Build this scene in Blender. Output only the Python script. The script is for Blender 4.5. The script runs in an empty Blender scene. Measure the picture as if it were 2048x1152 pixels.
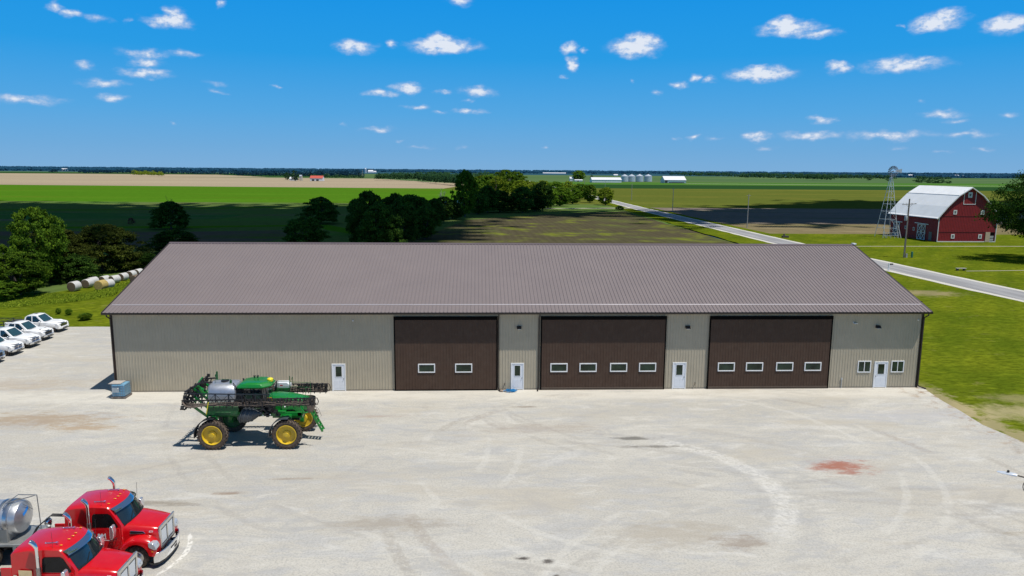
import bpy, math, random
import numpy as np
from mathutils import Vector, Matrix, noise
rnd = random.Random(7)
C = bpy.context.scene.collection
sc = bpy.context.scene
R_ = math.radians

# ------------------------------------------------------------------ camera
CAM = np.array([28.503, -57.237, 17.5]); FPX = 1468.24
YAW, PITCH, ROLL = .0461, .1587, .0077
_f = np.array([math.sin(YAW)*math.cos(PITCH), math.cos(YAW)*math.cos(PITCH), -math.sin(PITCH)])
_r = np.array([math.cos(YAW), -math.sin(YAW), 0.]); _u = np.cross(_r, _f)
_r, _u = _r*math.cos(ROLL)+_u*math.sin(ROLL), -_r*math.sin(ROLL)+_u*math.cos(ROLL)
def ray(x, y): return _f*FPX+_r*(x-1024)-_u*(y-576)
def gp(x, y, z=0.0):
    d = ray(x, y); return CAM+d*(z-CAM[2])/d[2]
def wp(x, y, Y):
    d = ray(x, y); return CAM+d*(Y-CAM[1])/d[1]
cam = bpy.data.cameras.new('camera'); camo = bpy.data.objects.new('camera', cam); C.objects.link(camo)
M = Matrix(((_r[0], _u[0], -_f[0], CAM[0]), (_r[1], _u[1], -_f[1], CAM[1]), (_r[2], _u[2], -_f[2], CAM[2]), (0, 0, 0, 1)))
camo.matrix_world = M
cam.sensor_width = 36; cam.lens = FPX/2048*36; cam.clip_start = .5; cam.clip_end = 60000
sc.camera = camo
sc.view_settings.view_transform = 'Standard'; sc.view_settings.look = 'None'; sc.view_settings.exposure = 0
sc.render.resolution_x = 1024; sc.render.resolution_y = 576

# ------------------------------------------------------------------ materials
def nd(nt, t, **kw):
    n = nt.nodes.new(t)
    for k, v in kw.items(): setattr(n, k, v)
    return n
def newmat(name):
    m = bpy.data.materials.new(name); m.use_nodes = True
    nt = m.node_tree; b = nt.nodes['Principled BSDF']
    return m, nt, b
def setramp(rp, stops):
    cr = rp.color_ramp
    while len(cr.elements) > 1: cr.elements.remove(cr.elements[-1])
    cr.elements[0].position = stops[0][0]; cr.elements[0].color = (*stops[0][1], 1)
    for p, c in stops[1:]:
        e = cr.elements.new(p); e.color = (*c, 1)
def mat(name, c, rough=.5, metal=0., var=.15, scale=3., coat=0., bump=0., spec=.5, dirt=None, dirt_amt=.0):
    """painted / metal / plastic surface with a little uneven tone and grime"""
    m, nt, b = newmat(name); L = nt.links
    tc = nd(nt, 'ShaderNodeTexCoord'); n = nd(nt, 'ShaderNodeTexNoise')
    n.inputs['Scale'].default_value = scale; n.inputs['Detail'].default_value = 6; n.inputs['Roughness'].default_value = .6
    L.new(tc.outputs['Object'], n.inputs['Vector'])
    rp = nd(nt, 'ShaderNodeValToRGB'); c = tuple(c)
    lo = tuple(x*(1-var) for x in c); hi = tuple(min(1, x*(1+var)) for x in c)
    setramp(rp, [(.3, lo), (.7, hi)]); L.new(n.outputs['Fac'], rp.inputs['Fac'])
    out = rp.outputs['Color']
    if dirt is not None:
        n2 = nd(nt, 'ShaderNodeTexNoise'); n2.inputs['Scale'].default_value = scale*2.3; n2.inputs['Detail'].default_value = 8
        L.new(tc.outputs['Object'], n2.inputs['Vector'])
        mr = nd(nt, 'ShaderNodeMapRange'); mr.inputs['From Min'].default_value = .45; mr.inputs['From Max'].default_value = .75
        mr.inputs['To Max'].default_value = dirt_amt
        L.new(n2.outputs['Fac'], mr.inputs['Value'])
        mx = nd(nt, 'ShaderNodeMix', data_type='RGBA'); L.new(mr.outputs[0], mx.inputs['Factor'])
        L.new(out, mx.inputs['A']); mx.inputs['B'].default_value = (*dirt, 1); out = mx.outputs['Result']
    L.new(out, b.inputs['Base Color'])
    rr = nd(nt, 'ShaderNodeMapRange'); rr.inputs['To Min'].default_value = max(.02, rough*.8); rr.inputs['To Max'].default_value = min(1, rough*1.2)
    L.new(n.outputs['Fac'], rr.inputs['Value']); L.new(rr.outputs[0], b.inputs['Roughness'])
    b.inputs['Metallic'].default_value = metal; b.inputs['Coat Weight'].default_value = coat; b.inputs['Coat Roughness'].default_value = .06
    b.inputs['Specular IOR Level'].default_value = spec
    if bump:
        bp = nd(nt, 'ShaderNodeBump'); bp.inputs['Strength'].default_value = bump; bp.inputs['Distance'].default_value = .02
        L.new(n.outputs['Fac'], bp.inputs['Height']); L.new(bp.outputs[0], b.inputs['Normal'])
    return m

# ------------------------------------------------------------------ mesh builder
class MB:
    def __init__(s): s.v = []; s.f = []
    def add(s, vs, fs):
        o = len(s.v); s.v += [tuple(map(float, p)) for p in vs]; s.f += [tuple(i+o for i in f) for f in fs]
    def box(s, x0, x1, y0, y1, z0, z1):
        s.add([(x0,y0,z0),(x1,y0,z0),(x1,y1,z0),(x0,y1,z0),(x0,y0,z1),(x1,y0,z1),(x1,y1,z1),(x0,y1,z1)],
              [(0,3,2,1),(4,5,6,7),(0,1,5,4),(1,2,6,5),(2,3,7,6),(3,0,4,7)]); return s
    def quad(s, a, b, c, d): s.add([a,b,c,d], [(0,1,2,3)]); return s
    def prism(s, pts, axis, a0, a1):
        """pts 2d outline, extruded along axis: 'y' (x,z), 'x' (y,z), 'z' (x,y)"""
        n = len(pts)
        def P(p, a): return {'y': (p[0], a, p[1]), 'x': (a, p[0], p[1]), 'z': (p[0], p[1], a)}[axis]
        vs = [P(p, a0) for p in pts]+[P(p, a1) for p in pts]
        fs = [tuple(range(n))[::-1], tuple(range(n, 2*n))]+[(i, (i+1) % n, n+(i+1) % n, n+i) for i in range(n)]
        s.add(vs, fs); return s
    def loft(s, rings, cap=True, closed=True):
        n = len(rings[0]); vs = [p for r in rings for p in r]; fs = []
        for j in range(len(rings)-1):
            for i in range(n if closed else n-1):
                k = (i+1) % n
                fs.append((j*n+i, j*n+k, (j+1)*n+k, (j+1)*n+i))
        if cap and closed: fs += [tuple(range(n))[::-1], tuple((len(rings)-1)*n+i for i in range(n))]
        s.add(vs, fs); return s
    def tube(s, pts, r, n=6, cap=True):
        pts = [Vector(p) for p in pts]; rs = r if isinstance(r, (list, tuple)) else [r]*len(pts)
        rings = []; up = None
        for i, p in enumerate(pts):
            d = (pts[min(i+1, len(pts)-1)]-pts[max(i-1, 0)])
            if d.length < 1e-9: d = Vector((0,0,1))
            d.normalize()
            if up is None: up = Vector((0,0,1)) if abs(d.z) < .9 else Vector((1,0,0))
            a = d.cross(up)
            if a.length < 1e-4: a = d.cross(Vector((1,.3,.2)))
            a.normalize(); b = a.cross(d).normalized(); up = b
            rings.append([tuple(p+(a*math.cos(t)+b*math.sin(t))*rs[i]) for t in [2*math.pi*k/n for k in range(n)]])
        s.loft(rings, cap); return s
    def bar(s, a, b, w, h=None):
        """square bar from a to b"""
        h = h or w; a = Vector(a); b = Vector(b); d = (b-a).normalized()
        up = Vector((0,0,1)) if abs(d.z) < .95 else Vector((0,1,0))
        x = d.cross(up).normalized(); y = x.cross(d)
        rg = [[tuple(p+x*(sx*w/2)+y*(sy*h/2)) for sx, sy in ((-1,-1),(1,-1),(1,1),(-1,1))] for p in (a, b)]
        s.loft(rg); return s
    def lathe(s, prof, c=(0,0,0), axis='z', n=24, cap=False):
        """prof list of (r, h)"""
        rings = []
        for r, h in prof:
            rg = []
            for k in range(n):
                t = 2*math.pi*k/n; a, b = r*math.cos(t), r*math.sin(t)
                p = {'z': (a, b, h), 'x': (h, a, b), 'y': (b, h, a)}[axis]
                rg.append((p[0]+c[0], p[1]+c[1], p[2]+c[2]))
            rings.append(rg)
        s.loft(rings, cap); return s
    def sphere(s, c, r, n=12, m=8):
        r = r if isinstance(r, (list, tuple)) else (r, r, r); rings = []
        for j in range(m+1):
            ph = -math.pi/2+math.pi*j/m; q = max(math.cos(ph), .02)
            rings.append([(c[0]+r[0]*q*math.cos(2*math.pi*k/n), c[1]+r[1]*q*math.sin(2*math.pi*k/n), c[2]+r[2]*math.sin(ph)) for k in range(n)])
        s.loft(rings); return s
    def build(s, name, m, parent=None, smooth=0, bevel=0, seg=2, shift=True):
        me = bpy.data.meshes.new(name)
        v = s.v
        if parent is not None and shift:
            o = parent.get('_o', (0,0,0)); v = [(a-o[0], b-o[1], c-o[2]) for a, b, c in v]
        me.from_pydata(v, [], s.f); me.validate()
        import bmesh
        bm = bmesh.new(); bm.from_mesh(me); bmesh.ops.recalc_face_normals(bm, faces=bm.faces); bm.to_mesh(me); bm.free()
        if smooth: me.shade_smooth(); me.set_sharp_from_angle(angle=R_(smooth))
        me.materials.append(m)
        ob = bpy.data.objects.new(name, me); C.objects.link(ob)
        if parent is not None: ob.parent = parent; ob['_o'] = parent.get('_o', (0,0,0))
        if bevel:
            bv = ob.modifiers.new('bevel', 'BEVEL'); bv.width = bevel; bv.segments = seg; bv.limit_method = 'ANGLE'; bv.angle_limit = R_(35)
            if not smooth: me.shade_smooth(); me.set_sharp_from_angle(angle=R_(50))
            bv.harden_normals = False
        return ob
def tag(o, label=None, cat=None, group=None, kind=None):
    if label: o['label'] = label
    if cat: o['category'] = cat
    if group: o['group'] = group
    if kind: o['kind'] = kind
    return o
def thing(name, label, cat, loc=(0,0,0), group=None, world=False):
    """Empty at the base of a thing; world=True: its parts are written in world coordinates"""
    o = bpy.data.objects.new(name, None); C.objects.link(o); o.location = loc; o.empty_display_size = .2
    o['_o'] = tuple(loc) if world else (0.,0.,0.)
    return tag(o, label, cat, group)
def copy_tree(o, parent=None):
    c = o.copy(); C.objects.link(c)
    if parent is not None: c.parent = parent
    for ch in [x for x in o.children]: copy_tree(ch, c)
    return c
def text_mb(mb, s, size, origin, xdir, ydir, depth=.004, bold=0.0):
    """letters as mesh on a plane: origin lower left, xdir/ydir unit vectors"""
    cu = bpy.data.curves.new('t', 'FONT'); cu.body = s; cu.size = size; cu.offset = bold; cu.resolution_u = 3
    ob = bpy.data.objects.new('t', cu); C.objects.link(ob); bpy.context.view_layer.update()
    me = ob.to_mesh(); xd, yd = Vector(xdir), Vector(ydir); nr = xd.cross(yd)
    vs = [tuple(Vector(origin)+xd*v.co.x+yd*v.co.y+nr*depth) for v in me.vertices]
    mb.add(vs, [tuple(p.vertices) for p in me.polygons]); ob.to_mesh_clear()
    bpy.data.objects.remove(ob); bpy.data.curves.remove(cu)

# shared materials
GLASS = mat('dark_glass', (.012,.02,.024), .05, 0, .2, spec=.9, coat=.5)
PANE = mat('window_pane', (.018,.035,.022), .06, 0, .7, 1.3, spec=.35)
WHITE = mat('white_paint', (.78,.79,.80), .35, 0, .04, 2, dirt=(.5,.47,.4), dirt_amt=.15)
BLACK = mat('black_plastic', (.012,.012,.014), .45, 0, .3, 6)
RUBBER = mat('tyre_rubber', (.05,.042,.036), .85, 0, .3, 6, dirt=(.18,.14,.11), dirt_amt=.9, spec=.1)
CHROME = mat('chrome', (.82,.83,.85), .09, 1, .05, 3)
ALU = mat('brushed_aluminium', (.62,.63,.65), .32, 1, .1, 8)
GALV = mat('galvanised_steel', (.5,.52,.54), .5, .6, .15, 5)
RED = mat('red_paint', (.56,.002,.006), .25, 0, .06, 1.5, coat=.7, dirt=(.45,.06,.05), dirt_amt=.15)
LAMP_CLEAR = mat('headlight_lens', (.50,.53,.57), .12, .3, .12, 30, coat=1)
AMBER = mat('amber_lens', (.8,.28,.02), .2, 0, .1, 3)

# ------------------------------------------------------------------ light and sky
SUN = Vector((.323, -.224, 1)).normalized()
sl = bpy.data.lights.new('sun', 'SUN'); sl.energy = 4.6; sl.angle = R_(.5); sl.color = (1, .955, .88)
so = bpy.data.objects.new('sun', sl); C.objects.link(so); so.rotation_euler = SUN.to_track_quat('Z', 'Y').to_euler(); so.location = (60, -120, 200)
w = bpy.data.worlds.new('World'); sc.world = w; w.use_nodes = True; nt = w.node_tree; L = nt.links
bg = nt.nodes['Background']; bg.inputs['Strength'].default_value = .1
sky = nd(nt, 'ShaderNodeTexSky'); sky.sky_type = 'NISHITA'; sky.sun_disc = False
sky.sun_elevation = math.asin(SUN.z); sky.sun_rotation = math.atan2(SUN.x, SUN.y)
sky.air_density = 1.0; sky.dust_density = .4; sky.ozone_density = 3
tc = nd(nt, 'ShaderNodeTexCoord'); sep = nd(nt, 'ShaderNodeSeparateXYZ'); L.new(tc.outputs['Generated'], sep.inputs[0])
def mth(op, a=None, b=None, c=None, clamp=False):
    n = nd(nt, 'ShaderNodeMath', operation=op, use_clamp=clamp)
    for i, x in enumerate((a, b, c)):
        if x is None: continue
        if isinstance(x, (int, float)): n.inputs[i].default_value = x
        else: L.new(x, n.inputs[i])
    return n.outputs[0]
el = mth('ARCSINE', sep.outputs['Z']); az = mth('ARCTAN2', sep.outputs['X'], sep.outputs['Y'])
# clear-air colour up to the frame top, overhead tones set for ambient fill, blended with the physical sky
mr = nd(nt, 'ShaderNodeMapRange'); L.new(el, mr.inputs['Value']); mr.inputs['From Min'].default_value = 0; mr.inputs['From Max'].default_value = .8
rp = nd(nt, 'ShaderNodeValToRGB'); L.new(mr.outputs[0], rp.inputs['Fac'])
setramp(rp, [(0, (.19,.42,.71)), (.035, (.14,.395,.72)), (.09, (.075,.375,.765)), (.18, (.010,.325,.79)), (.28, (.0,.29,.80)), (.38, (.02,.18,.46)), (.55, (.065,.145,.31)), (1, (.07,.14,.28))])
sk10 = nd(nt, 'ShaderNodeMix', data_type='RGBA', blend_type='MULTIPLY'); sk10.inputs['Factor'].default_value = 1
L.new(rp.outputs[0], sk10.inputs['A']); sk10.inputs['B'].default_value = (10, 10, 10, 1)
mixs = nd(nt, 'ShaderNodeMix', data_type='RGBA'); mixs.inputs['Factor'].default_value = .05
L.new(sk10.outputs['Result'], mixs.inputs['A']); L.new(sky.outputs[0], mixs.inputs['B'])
# fair-weather clouds: soft patches broken up by noise
uv = nd(nt, 'ShaderNodeCombineXYZ'); L.new(az, uv.inputs[0]); L.new(el, uv.inputs[1])
nz = nd(nt, 'ShaderNodeTexNoise'); nz.noise_dimensions = '2D'; nz.inputs['Scale'].default_value = 85; nz.inputs['Detail'].default_value = 7; nz.inputs['Roughness'].default_value = .62
st = nd(nt, 'ShaderNodeVectorMath', operation='MULTIPLY'); L.new(uv.outputs[0], st.inputs[0]); st.inputs[1].default_value = (1, 1.8, 1); L.new(st.outputs[0], nz.inputs['Vector'])
nw = nd(nt, 'ShaderNodeTexNoise'); nw.noise_dimensions = '2D'; nw.inputs['Scale'].default_value = 38; nw.inputs['Detail'].default_value = 5; L.new(st.outputs[0], nw.inputs['Vector'])
wsub = nd(nt, 'ShaderNodeVectorMath', operation='MULTIPLY_ADD'); L.new(nw.outputs['Color'], wsub.inputs[0]); wsub.inputs[1].default_value = (.030, .013, 0); wsub.inputs[2].default_value = (-.015, -.0065, 0)
uvw = nd(nt, 'ShaderNodeVectorMath', operation='ADD'); L.new(uv.outputs[0], uvw.inputs[0]); L.new(wsub.outputs[0], uvw.inputs[1])
CL = [(113,13,19,10,.9),(145,26,18,8,.7),(190,37,26,8,.6),(330,43,50,11,.85),(352,35,20,16,.9),(437,8,12,9,.65),(247,41,6,6,.35),
(290,108,48,9,.65),(365,108,30,7,.6),(292,125,30,9,.8),(294,146,46,9,.8),(167,132,18,8,.65),(212,166,42,8,.65),(226,197,30,8,.8),(50,200,64,8,.62),
(430,168,26,5,.42),(440,182,20,5,.45),(712,94,40,13,1.0),(781,87,15,7,.65),(888,92,76,15,1.1),(883,80,30,14,1.1),(760,187,36,8,.8),(817,176,30,12,.95),
(890,184,22,5,.55),(955,182,39,11,.95),(936,200,16,4,.45),(834,214,28,6,.65),(880,228,20,4,.45),(940,223,38,6,.65),(753,258,38,6,.55),(688,250,12,4,.35),
(798,280,12,4,.5),(845,295,32,4,.38),(925,294,14,5,.38),(342,245,9,4,.4),(920,3,32,9,.8),(550,172,7,4,.4),
(1141,97,18,12,.85),(1170,100,9,6,.55),(1143,128,15,14,.85),(1126,156,9,6,.5),(1268,96,60,18,1.15),(1282,84,40,16,1.15),(1262,163,7,5,.45),(1312,186,14,5,.45),
(1359,170,18,9,.8),(1389,155,15,9,.85),(1417,158,13,7,.65),(1525,149,66,14,1.05),(1520,140,34,10,1.0),(1580,56,58,14,1.05),(1565,48,28,13,1.1),(1640,67,38,8,.75),(1797,52,7,4,.42),
(1872,46,46,14,1.05),(1892,34,32,15,1.05),(2015,48,38,16,1.1),(1810,129,76,13,.85),(1830,121,50,8,.75),(1678,135,26,10,.9),(1838,200,9,5,.35),(1644,238,28,7,.75),
(1882,229,36,7,.62),(1910,241,18,5,.5),(2016,232,18,6,.6),(1383,275,15,7,.72),(1352,278,9,4,.38),(1512,274,30,9,.72),(1530,295,26,6,.55),(1430,278,18,4,.36),
(1625,271,66,9,.72),(1780,270,80,9,.72),(1930,268,54,6,.52),(1797,295,18,5,.4),(1882,301,16,4,.36),(1965,300,16,5,.4),(1091,293,10,4,.45),(2200,90,70,16,1.0),(2320,180,80,12,.8),(-120,90,70,16,1.0),(-200,190,80,10,.7)]
best = None
for x, y, hw, hh, op in CL:
    d = ray(x, y); d = d/np.linalg.norm(d); a0, e0 = math.atan2(d[0], d[1]), math.asin(d[2])
    iw, ih = FPX/(hw*1.18), FPX/(hh*1.30)
    n1 = nd(nt, 'ShaderNodeVectorMath', operation='MULTIPLY_ADD'); L.new(uvw.outputs[0], n1.inputs[0]); n1.inputs[1].default_value = (iw, ih, 0); n1.inputs[2].default_value = (-a0*iw, -e0*ih, 0)
    n2 = nd(nt, 'ShaderNodeVectorMath', operation='LENGTH'); L.new(n1.outputs[0], n2.inputs[0])
    v = mth('MULTIPLY_ADD', n2.outputs['Value'], -op, op)
    best = v if best is None else mth('MAXIMUM', best, v)
nzs = mth('MULTIPLY_ADD', nz.outputs['Fac'], 2.1, .0)
dens = mth('MULTIPLY', best, nzs)
am = nd(nt, 'ShaderNodeMapRange', interpolation_type='SMOOTHSTEP'); L.new(dens, am.inputs['Value']); am.inputs['From Min'].default_value = .0; am.inputs['From Max'].default_value = .88; am.inputs['To Max'].default_value = .88
cr = nd(nt, 'ShaderNodeValToRGB'); L.new(dens, cr.inputs['Fac']); setramp(cr, [(.1, (.42,.52,.76)), (.45, (.62,.68,.82)), (.8, (.84,.87,.93))])
cm = nd(nt, 'ShaderNodeMix', data_type='RGBA', blend_type='MULTIPLY'); cm.inputs['Factor'].default_value = 1; L.new(cr.outputs[0], cm.inputs['A']); cm.inputs['B'].default_value = (10, 10, 10, 1)
mixc = nd(nt, 'ShaderNodeMix', data_type='RGBA'); L.new(am.outputs[0], mixc.inputs['Factor']); L.new(mixs.outputs['Result'], mixc.inputs['A']); L.new(cm.outputs['Result'], mixc.inputs['B'])
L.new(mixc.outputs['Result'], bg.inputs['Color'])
w.cycles.sampling_method = 'MANUAL'; w.cycles.sample_map_resolution = 512
# ------------------------------------------------------------------ ground materials
class G:
    """small node-graph helper for the ground materials, world (object) coordinates"""
    def __init__(s, name, rough=.95):
        s.m, s.nt, s.b = newmat(name); s.L = s.nt.links; s.b.inputs['Roughness'].default_value = rough; s.b.inputs['Specular IOR Level'].default_value = 0.0
        s.pos = nd(s.nt, 'ShaderNodeNewGeometry').outputs['Position']
        sp = nd(s.nt, 'ShaderNodeSeparateXYZ'); s.L.new(s.pos, sp.inputs[0]); s.x, s.y, s.z = sp.outputs
    def math(s, op, a=None, b=None, c=None, clamp=False):
        n = nd(s.nt, 'ShaderNodeMath', operation=op, use_clamp=clamp)
        for i, v in enumerate((a, b, c)):
            if v is None: continue
            if isinstance(v, (int, float)): n.inputs[i].default_value = v
            else: s.L.new(v, n.inputs[i])
        return n.outputs[0]
    def vec(s, scale=(1,1,1), rot=0, loc=(0,0,0)):
        n = nd(s.nt, 'ShaderNodeMapping'); s.L.new(s.pos, n.inputs[0]); n.inputs['Scale'].default_value = scale; n.inputs['Rotation'].default_value = (0,0,rot); n.inputs['Location'].default_value = loc
        return n.outputs[0]
    def noise(s, scale, detail=5, rough=.55, vec=None, dist=0):
        n = nd(s.nt, 'ShaderNodeTexNoise'); n.inputs['Scale'].default_value = scale; n.inputs['Detail'].default_value = detail; n.inputs['Roughness'].default_value = rough; n.inputs['Distortion'].default_value = dist
        s.L.new(vec if vec is not None else s.pos, n.inputs['Vector']); return n.outputs['Fac']
    def rng(s, v, a, b, lo=0., hi=1., smooth=True):
        n = nd(s.nt, 'ShaderNodeMapRange', interpolation_type='SMOOTHSTEP' if smooth else 'LINEAR'); s.L.new(v, n.inputs[0])
        n.inputs['From Min'].default_value = a; n.inputs['From Max'].default_value = b; n.inputs['To Min'].default_value = lo; n.inputs['To Max'].default_value = hi; return n.outputs[0]
    def col(s, c):
        n = nd(s.nt, 'ShaderNodeRGB'); n.outputs[0].default_value = (*c, 1); return n.outputs[0]
    def mix(s, f, a, b, mode='MIX'):
        n = nd(s.nt, 'ShaderNodeMix', data_type='RGBA', blend_type=mode)
        if isinstance(f, (int, float)): n.inputs['Factor'].default_value = f
        else: s.L.new(f, n.inputs['Factor'])
        for k, v in (('A', a), ('B', b)):
            if isinstance(v, tuple): n.inputs[k].default_value = (*v, 1)
            else: s.L.new(v, n.inputs[k])
        return n.outputs['Result']
    def done(s, c, bump=None, strength=.5, dist=.05):
        s.L.new(c, s.b.inputs['Base Color'])
        if bump is not None:
            n = nd(s.nt, 'ShaderNodeBump'); n.inputs['Strength'].default_value = strength; n.inputs['Distance'].default_value = dist
            s.L.new(bump, n.inputs['Height']); s.L.new(n.outputs[0], s.b.inputs['Normal'])
        return s.m
    def blob(s, cx, cy, rx, ry, nz, amt=.6):
        """ragged patch around a point: 1 inside, 0 outside"""
        dx = s.math('MULTIPLY', s.math('SUBTRACT', s.x, cx), 1/rx); dy = s.math('MULTIPLY', s.math('SUBTRACT', s.y, cy), 1/ry)
        d = s.math('SQRT', s.math('ADD', s.math('MULTIPLY', dx, dx), s.math('MULTIPLY', dy, dy)))
        d = s.math('ADD', d, s.math('MULTIPLY', s.math('SUBTRACT', nz, .5), amt*5.5))
        return s.rng(d, .15, 1.25, 1, 0)
    def ring(s, cx, cy, r, w, nz, amt=1.0):
        dx = s.math('SUBTRACT', s.x, cx); dy = s.math('SUBTRACT', s.y, cy)
        d = s.math('SQRT', s.math('ADD', s.math('MULTIPLY', dx, dx), s.math('MULTIPLY', dy, dy)))
        d = s.math('ABSOLUTE', s.math('SUBTRACT', d, r)); d = s.math('ADD', d, s.math('MULTIPLY', s.math('SUBTRACT', nz, .5), amt))
        return s.rng(d, w*.5, w, 1, 0)

def grass_mat(name, lo, hi, dry=(.26,.22,.09), dry_at=.68, fine=2.2):
    g = G(name); n1 = g.noise(.09, 6, .6); n2 = g.noise(fine, 5, .7, g.vec((.5,1,1), .25)); n3 = g.noise(.45, 7, .65, dist=.6)
    c = g.mix(g.rng(n1, .35, .65), lo, hi); c = g.mix(g.rng(n2, .35, .68, 0, .75), c, tuple(x*.42 for x in lo)); c = g.mix(g.rng(g.noise(.9, 7, .75, g.vec((.4,1,1), .2, (5,0,0))), .50, .68, 0, .45), c, tuple(min(.4, x*1.5) for x in hi))
    c = g.mix(g.rng(n3, dry_at-.06, dry_at+.1, 0, .4), c, dry)
    return g, c, n2
# near lawn with dry edges along the gravel and a bare spot
g, c, nf = grass_mat('lawn_grass', (.100,.138,.009), (.160,.190,.012), dry_at=.64)
ne = g.noise(.7, 7, .7)
edge = g.rng(g.math('ADD', g.math('ABSOLUTE', g.math('SUBTRACT', g.x, 64.9)), g.math('MULTIPLY', g.math('SUBTRACT', ne, .5), 6.0)), .3, 1.5, 1, 0)
edge = g.math('MULTIPLY', edge, g.rng(g.y, 3, -2, 0, 1)); edge = g.math('MULTIPLY', edge, g.rng(g.y, -34, -26, 0, 1))
c = g.mix(g.math('MULTIPLY', edge, .85), c, (.36,.30,.17))
for bx, by, rx, ry, cc, am in ((95,47.5,5.5,3.2,(.30,.24,.14),.8),(-20,53,5,2.2,(.13,.10,.06),.8),(-14.5,38,4.5,3.4,(.27,.25,.09),.75),(68.5,-6.5,4.2,2.2,(.40,.34,.19),.85),(71,-3.2,3.2,1.4,(.34,.29,.15),.6)):
    c = g.mix(g.math('MULTIPLY', g.blob(bx, by, rx, ry, ne, .45), am), c, cc)
mow = nd(g.nt, 'ShaderNodeTexWave'); mow.inputs['Scale'].default_value = .22; mow.inputs['Distortion'].default_value = 1.2; mow.inputs['Detail'].default_value = 2; g.L.new(g.vec((.25,1,1), .18), mow.inputs['Vector'])
c = g.mix(g.rng(mow.outputs['Fac'], .2, .8, 0, .16), c, (.04,.085,.006))
LAWN = g.done(c, nf, .9, .12)

g = G('gravel'); n1 = g.noise(.10, 6, .6, g.vec((.45,1,1))); n2 = g.noise(.75, 8, .68, g.vec((.35,1,1), .06)); n3 = g.noise(9, 6, .8); n4 = g.noise(2.4, 7, .7, g.vec((.6,1,1), -.1)); n5 = g.noise(34, 3, .8)
c = g.mix(g.rng(n1, .35, .66), (.45,.425,.375), (.515,.49,.435))
c = g.mix(g.rng(n2, .48, .60, 0, .55), c, (.41,.41,.41))
c = g.mix(g.rng(n4, .56, .78, 0, .5), c, (.36,.31,.235))
c = g.mix(g.rng(n2, .24, .42, .5, 0), c, (.62,.60,.55))
c = g.mix(g.rng(n3, .40, .53, .5, 0), c, (.27,.265,.25))
n6 = g.noise(.8, 9, .75, g.vec((.38,1,1), .04), 1.2); c = g.mix(g.rng(n6, .52, .62, 0, .55), c, (.36,.355,.345)); c = g.mix(g.rng(n6, .34, .48, .38, 0), c, (.64,.62,.57))
n7 = g.noise(.22, 7, .7, g.vec((.3,1,1), -.05, (9,4,0))); c = g.mix(g.rng(n7, .52, .64, 0, .45), c, (.43,.385,.31))
n8 = g.noise(16, 4, .8); c = g.mix(g.rng(n8, .62, .72, 0, .5), c, (.16,.15,.14))
c = g.mix(g.rng(n5, .55, .8, 0, .30), c, (.66,.64,.60))
# ruts left by turning trucks
nr = g.noise(1.1, 7, .7); nrb = g.noise(4, 4, .7)
rr_ = random.Random(4); nt1 = g.noise(.17, 2, .5); nt2 = g.noise(.17, 2, .5, g.vec((1,1,1), 0, (40, 9, 0)))
for k in range(11):
    cx, cy, rad = rr_.uniform(0, 60), rr_.uniform(-50, 22), rr_.uniform(9, 34); dk = k % 3 != 0
    for off_ in (0, 2.0):
        f = g.math('MULTIPLY', g.ring(cx, cy, rad+off_, .26, nr, .9), g.rng(nrb, .40, .52, .1, .42 if dk else .38)); f = g.math('MULTIPLY', f, g.rng(nt1 if k % 2 else nt2, .46, .58))
        c = g.mix(f, c, (.34,.32,.29) if dk else (.58,.56,.51))
for cx, cy, r, wd, cc, am in ((41,-17.5,16.5,.40,(.33,.29,.25),.5),(42,-18.6,18.6,.35,(.33,.30,.26),.5),(36,-26,18,.45,(.34,.32,.29),.35),(30,-3.5,5.5,.3,(.36,.33,.29),.35),(48,-31,22,.5,(.61,.59,.55),.3),(25,-24,7.5,.5,(.39,.37,.34),.4),(-2,14,22,.8,(.36,.32,.27),.35)):
    f = g.math('MULTIPLY', g.ring(cx, cy, r, wd, nr, 1.1), g.rng(nrb, .34, .56, 0, am)); f = g.math('MULTIPLY', f, g.rng(g.noise(.13, 3, .5, g.vec((1,1,1), 0, (r, cx, 0))), .48, .60)); c = g.mix(f, c, cc)
for cx, cy, r, wd, cc, am in ((36.9,-19.2,8.1,.75,(.62,.60,.555),.75),(36.9,-19.2,7.1,.5,(.36,.35,.33),.5),(36.9,-19.2,9.4,.45,(.36,.35,.33),.4)):
    f = g.math('MULTIPLY', g.ring(cx, cy, r, wd, nr, 1.3), g.rng(nrb, .36, .60, 0, am)); f = g.math('MULTIPLY', f, g.rng(g.math('ADD', g.x, g.math('MULTIPLY', g.y, .25)), 35.2, 38.5)); f = g.math('MULTIPLY', f, g.rng(n4, .38, .56, .35, 1)); c = g.mix(f, c, cc)
bl = g.noise(1.3, 9, .8, g.vec((.4,1,1)))
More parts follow.
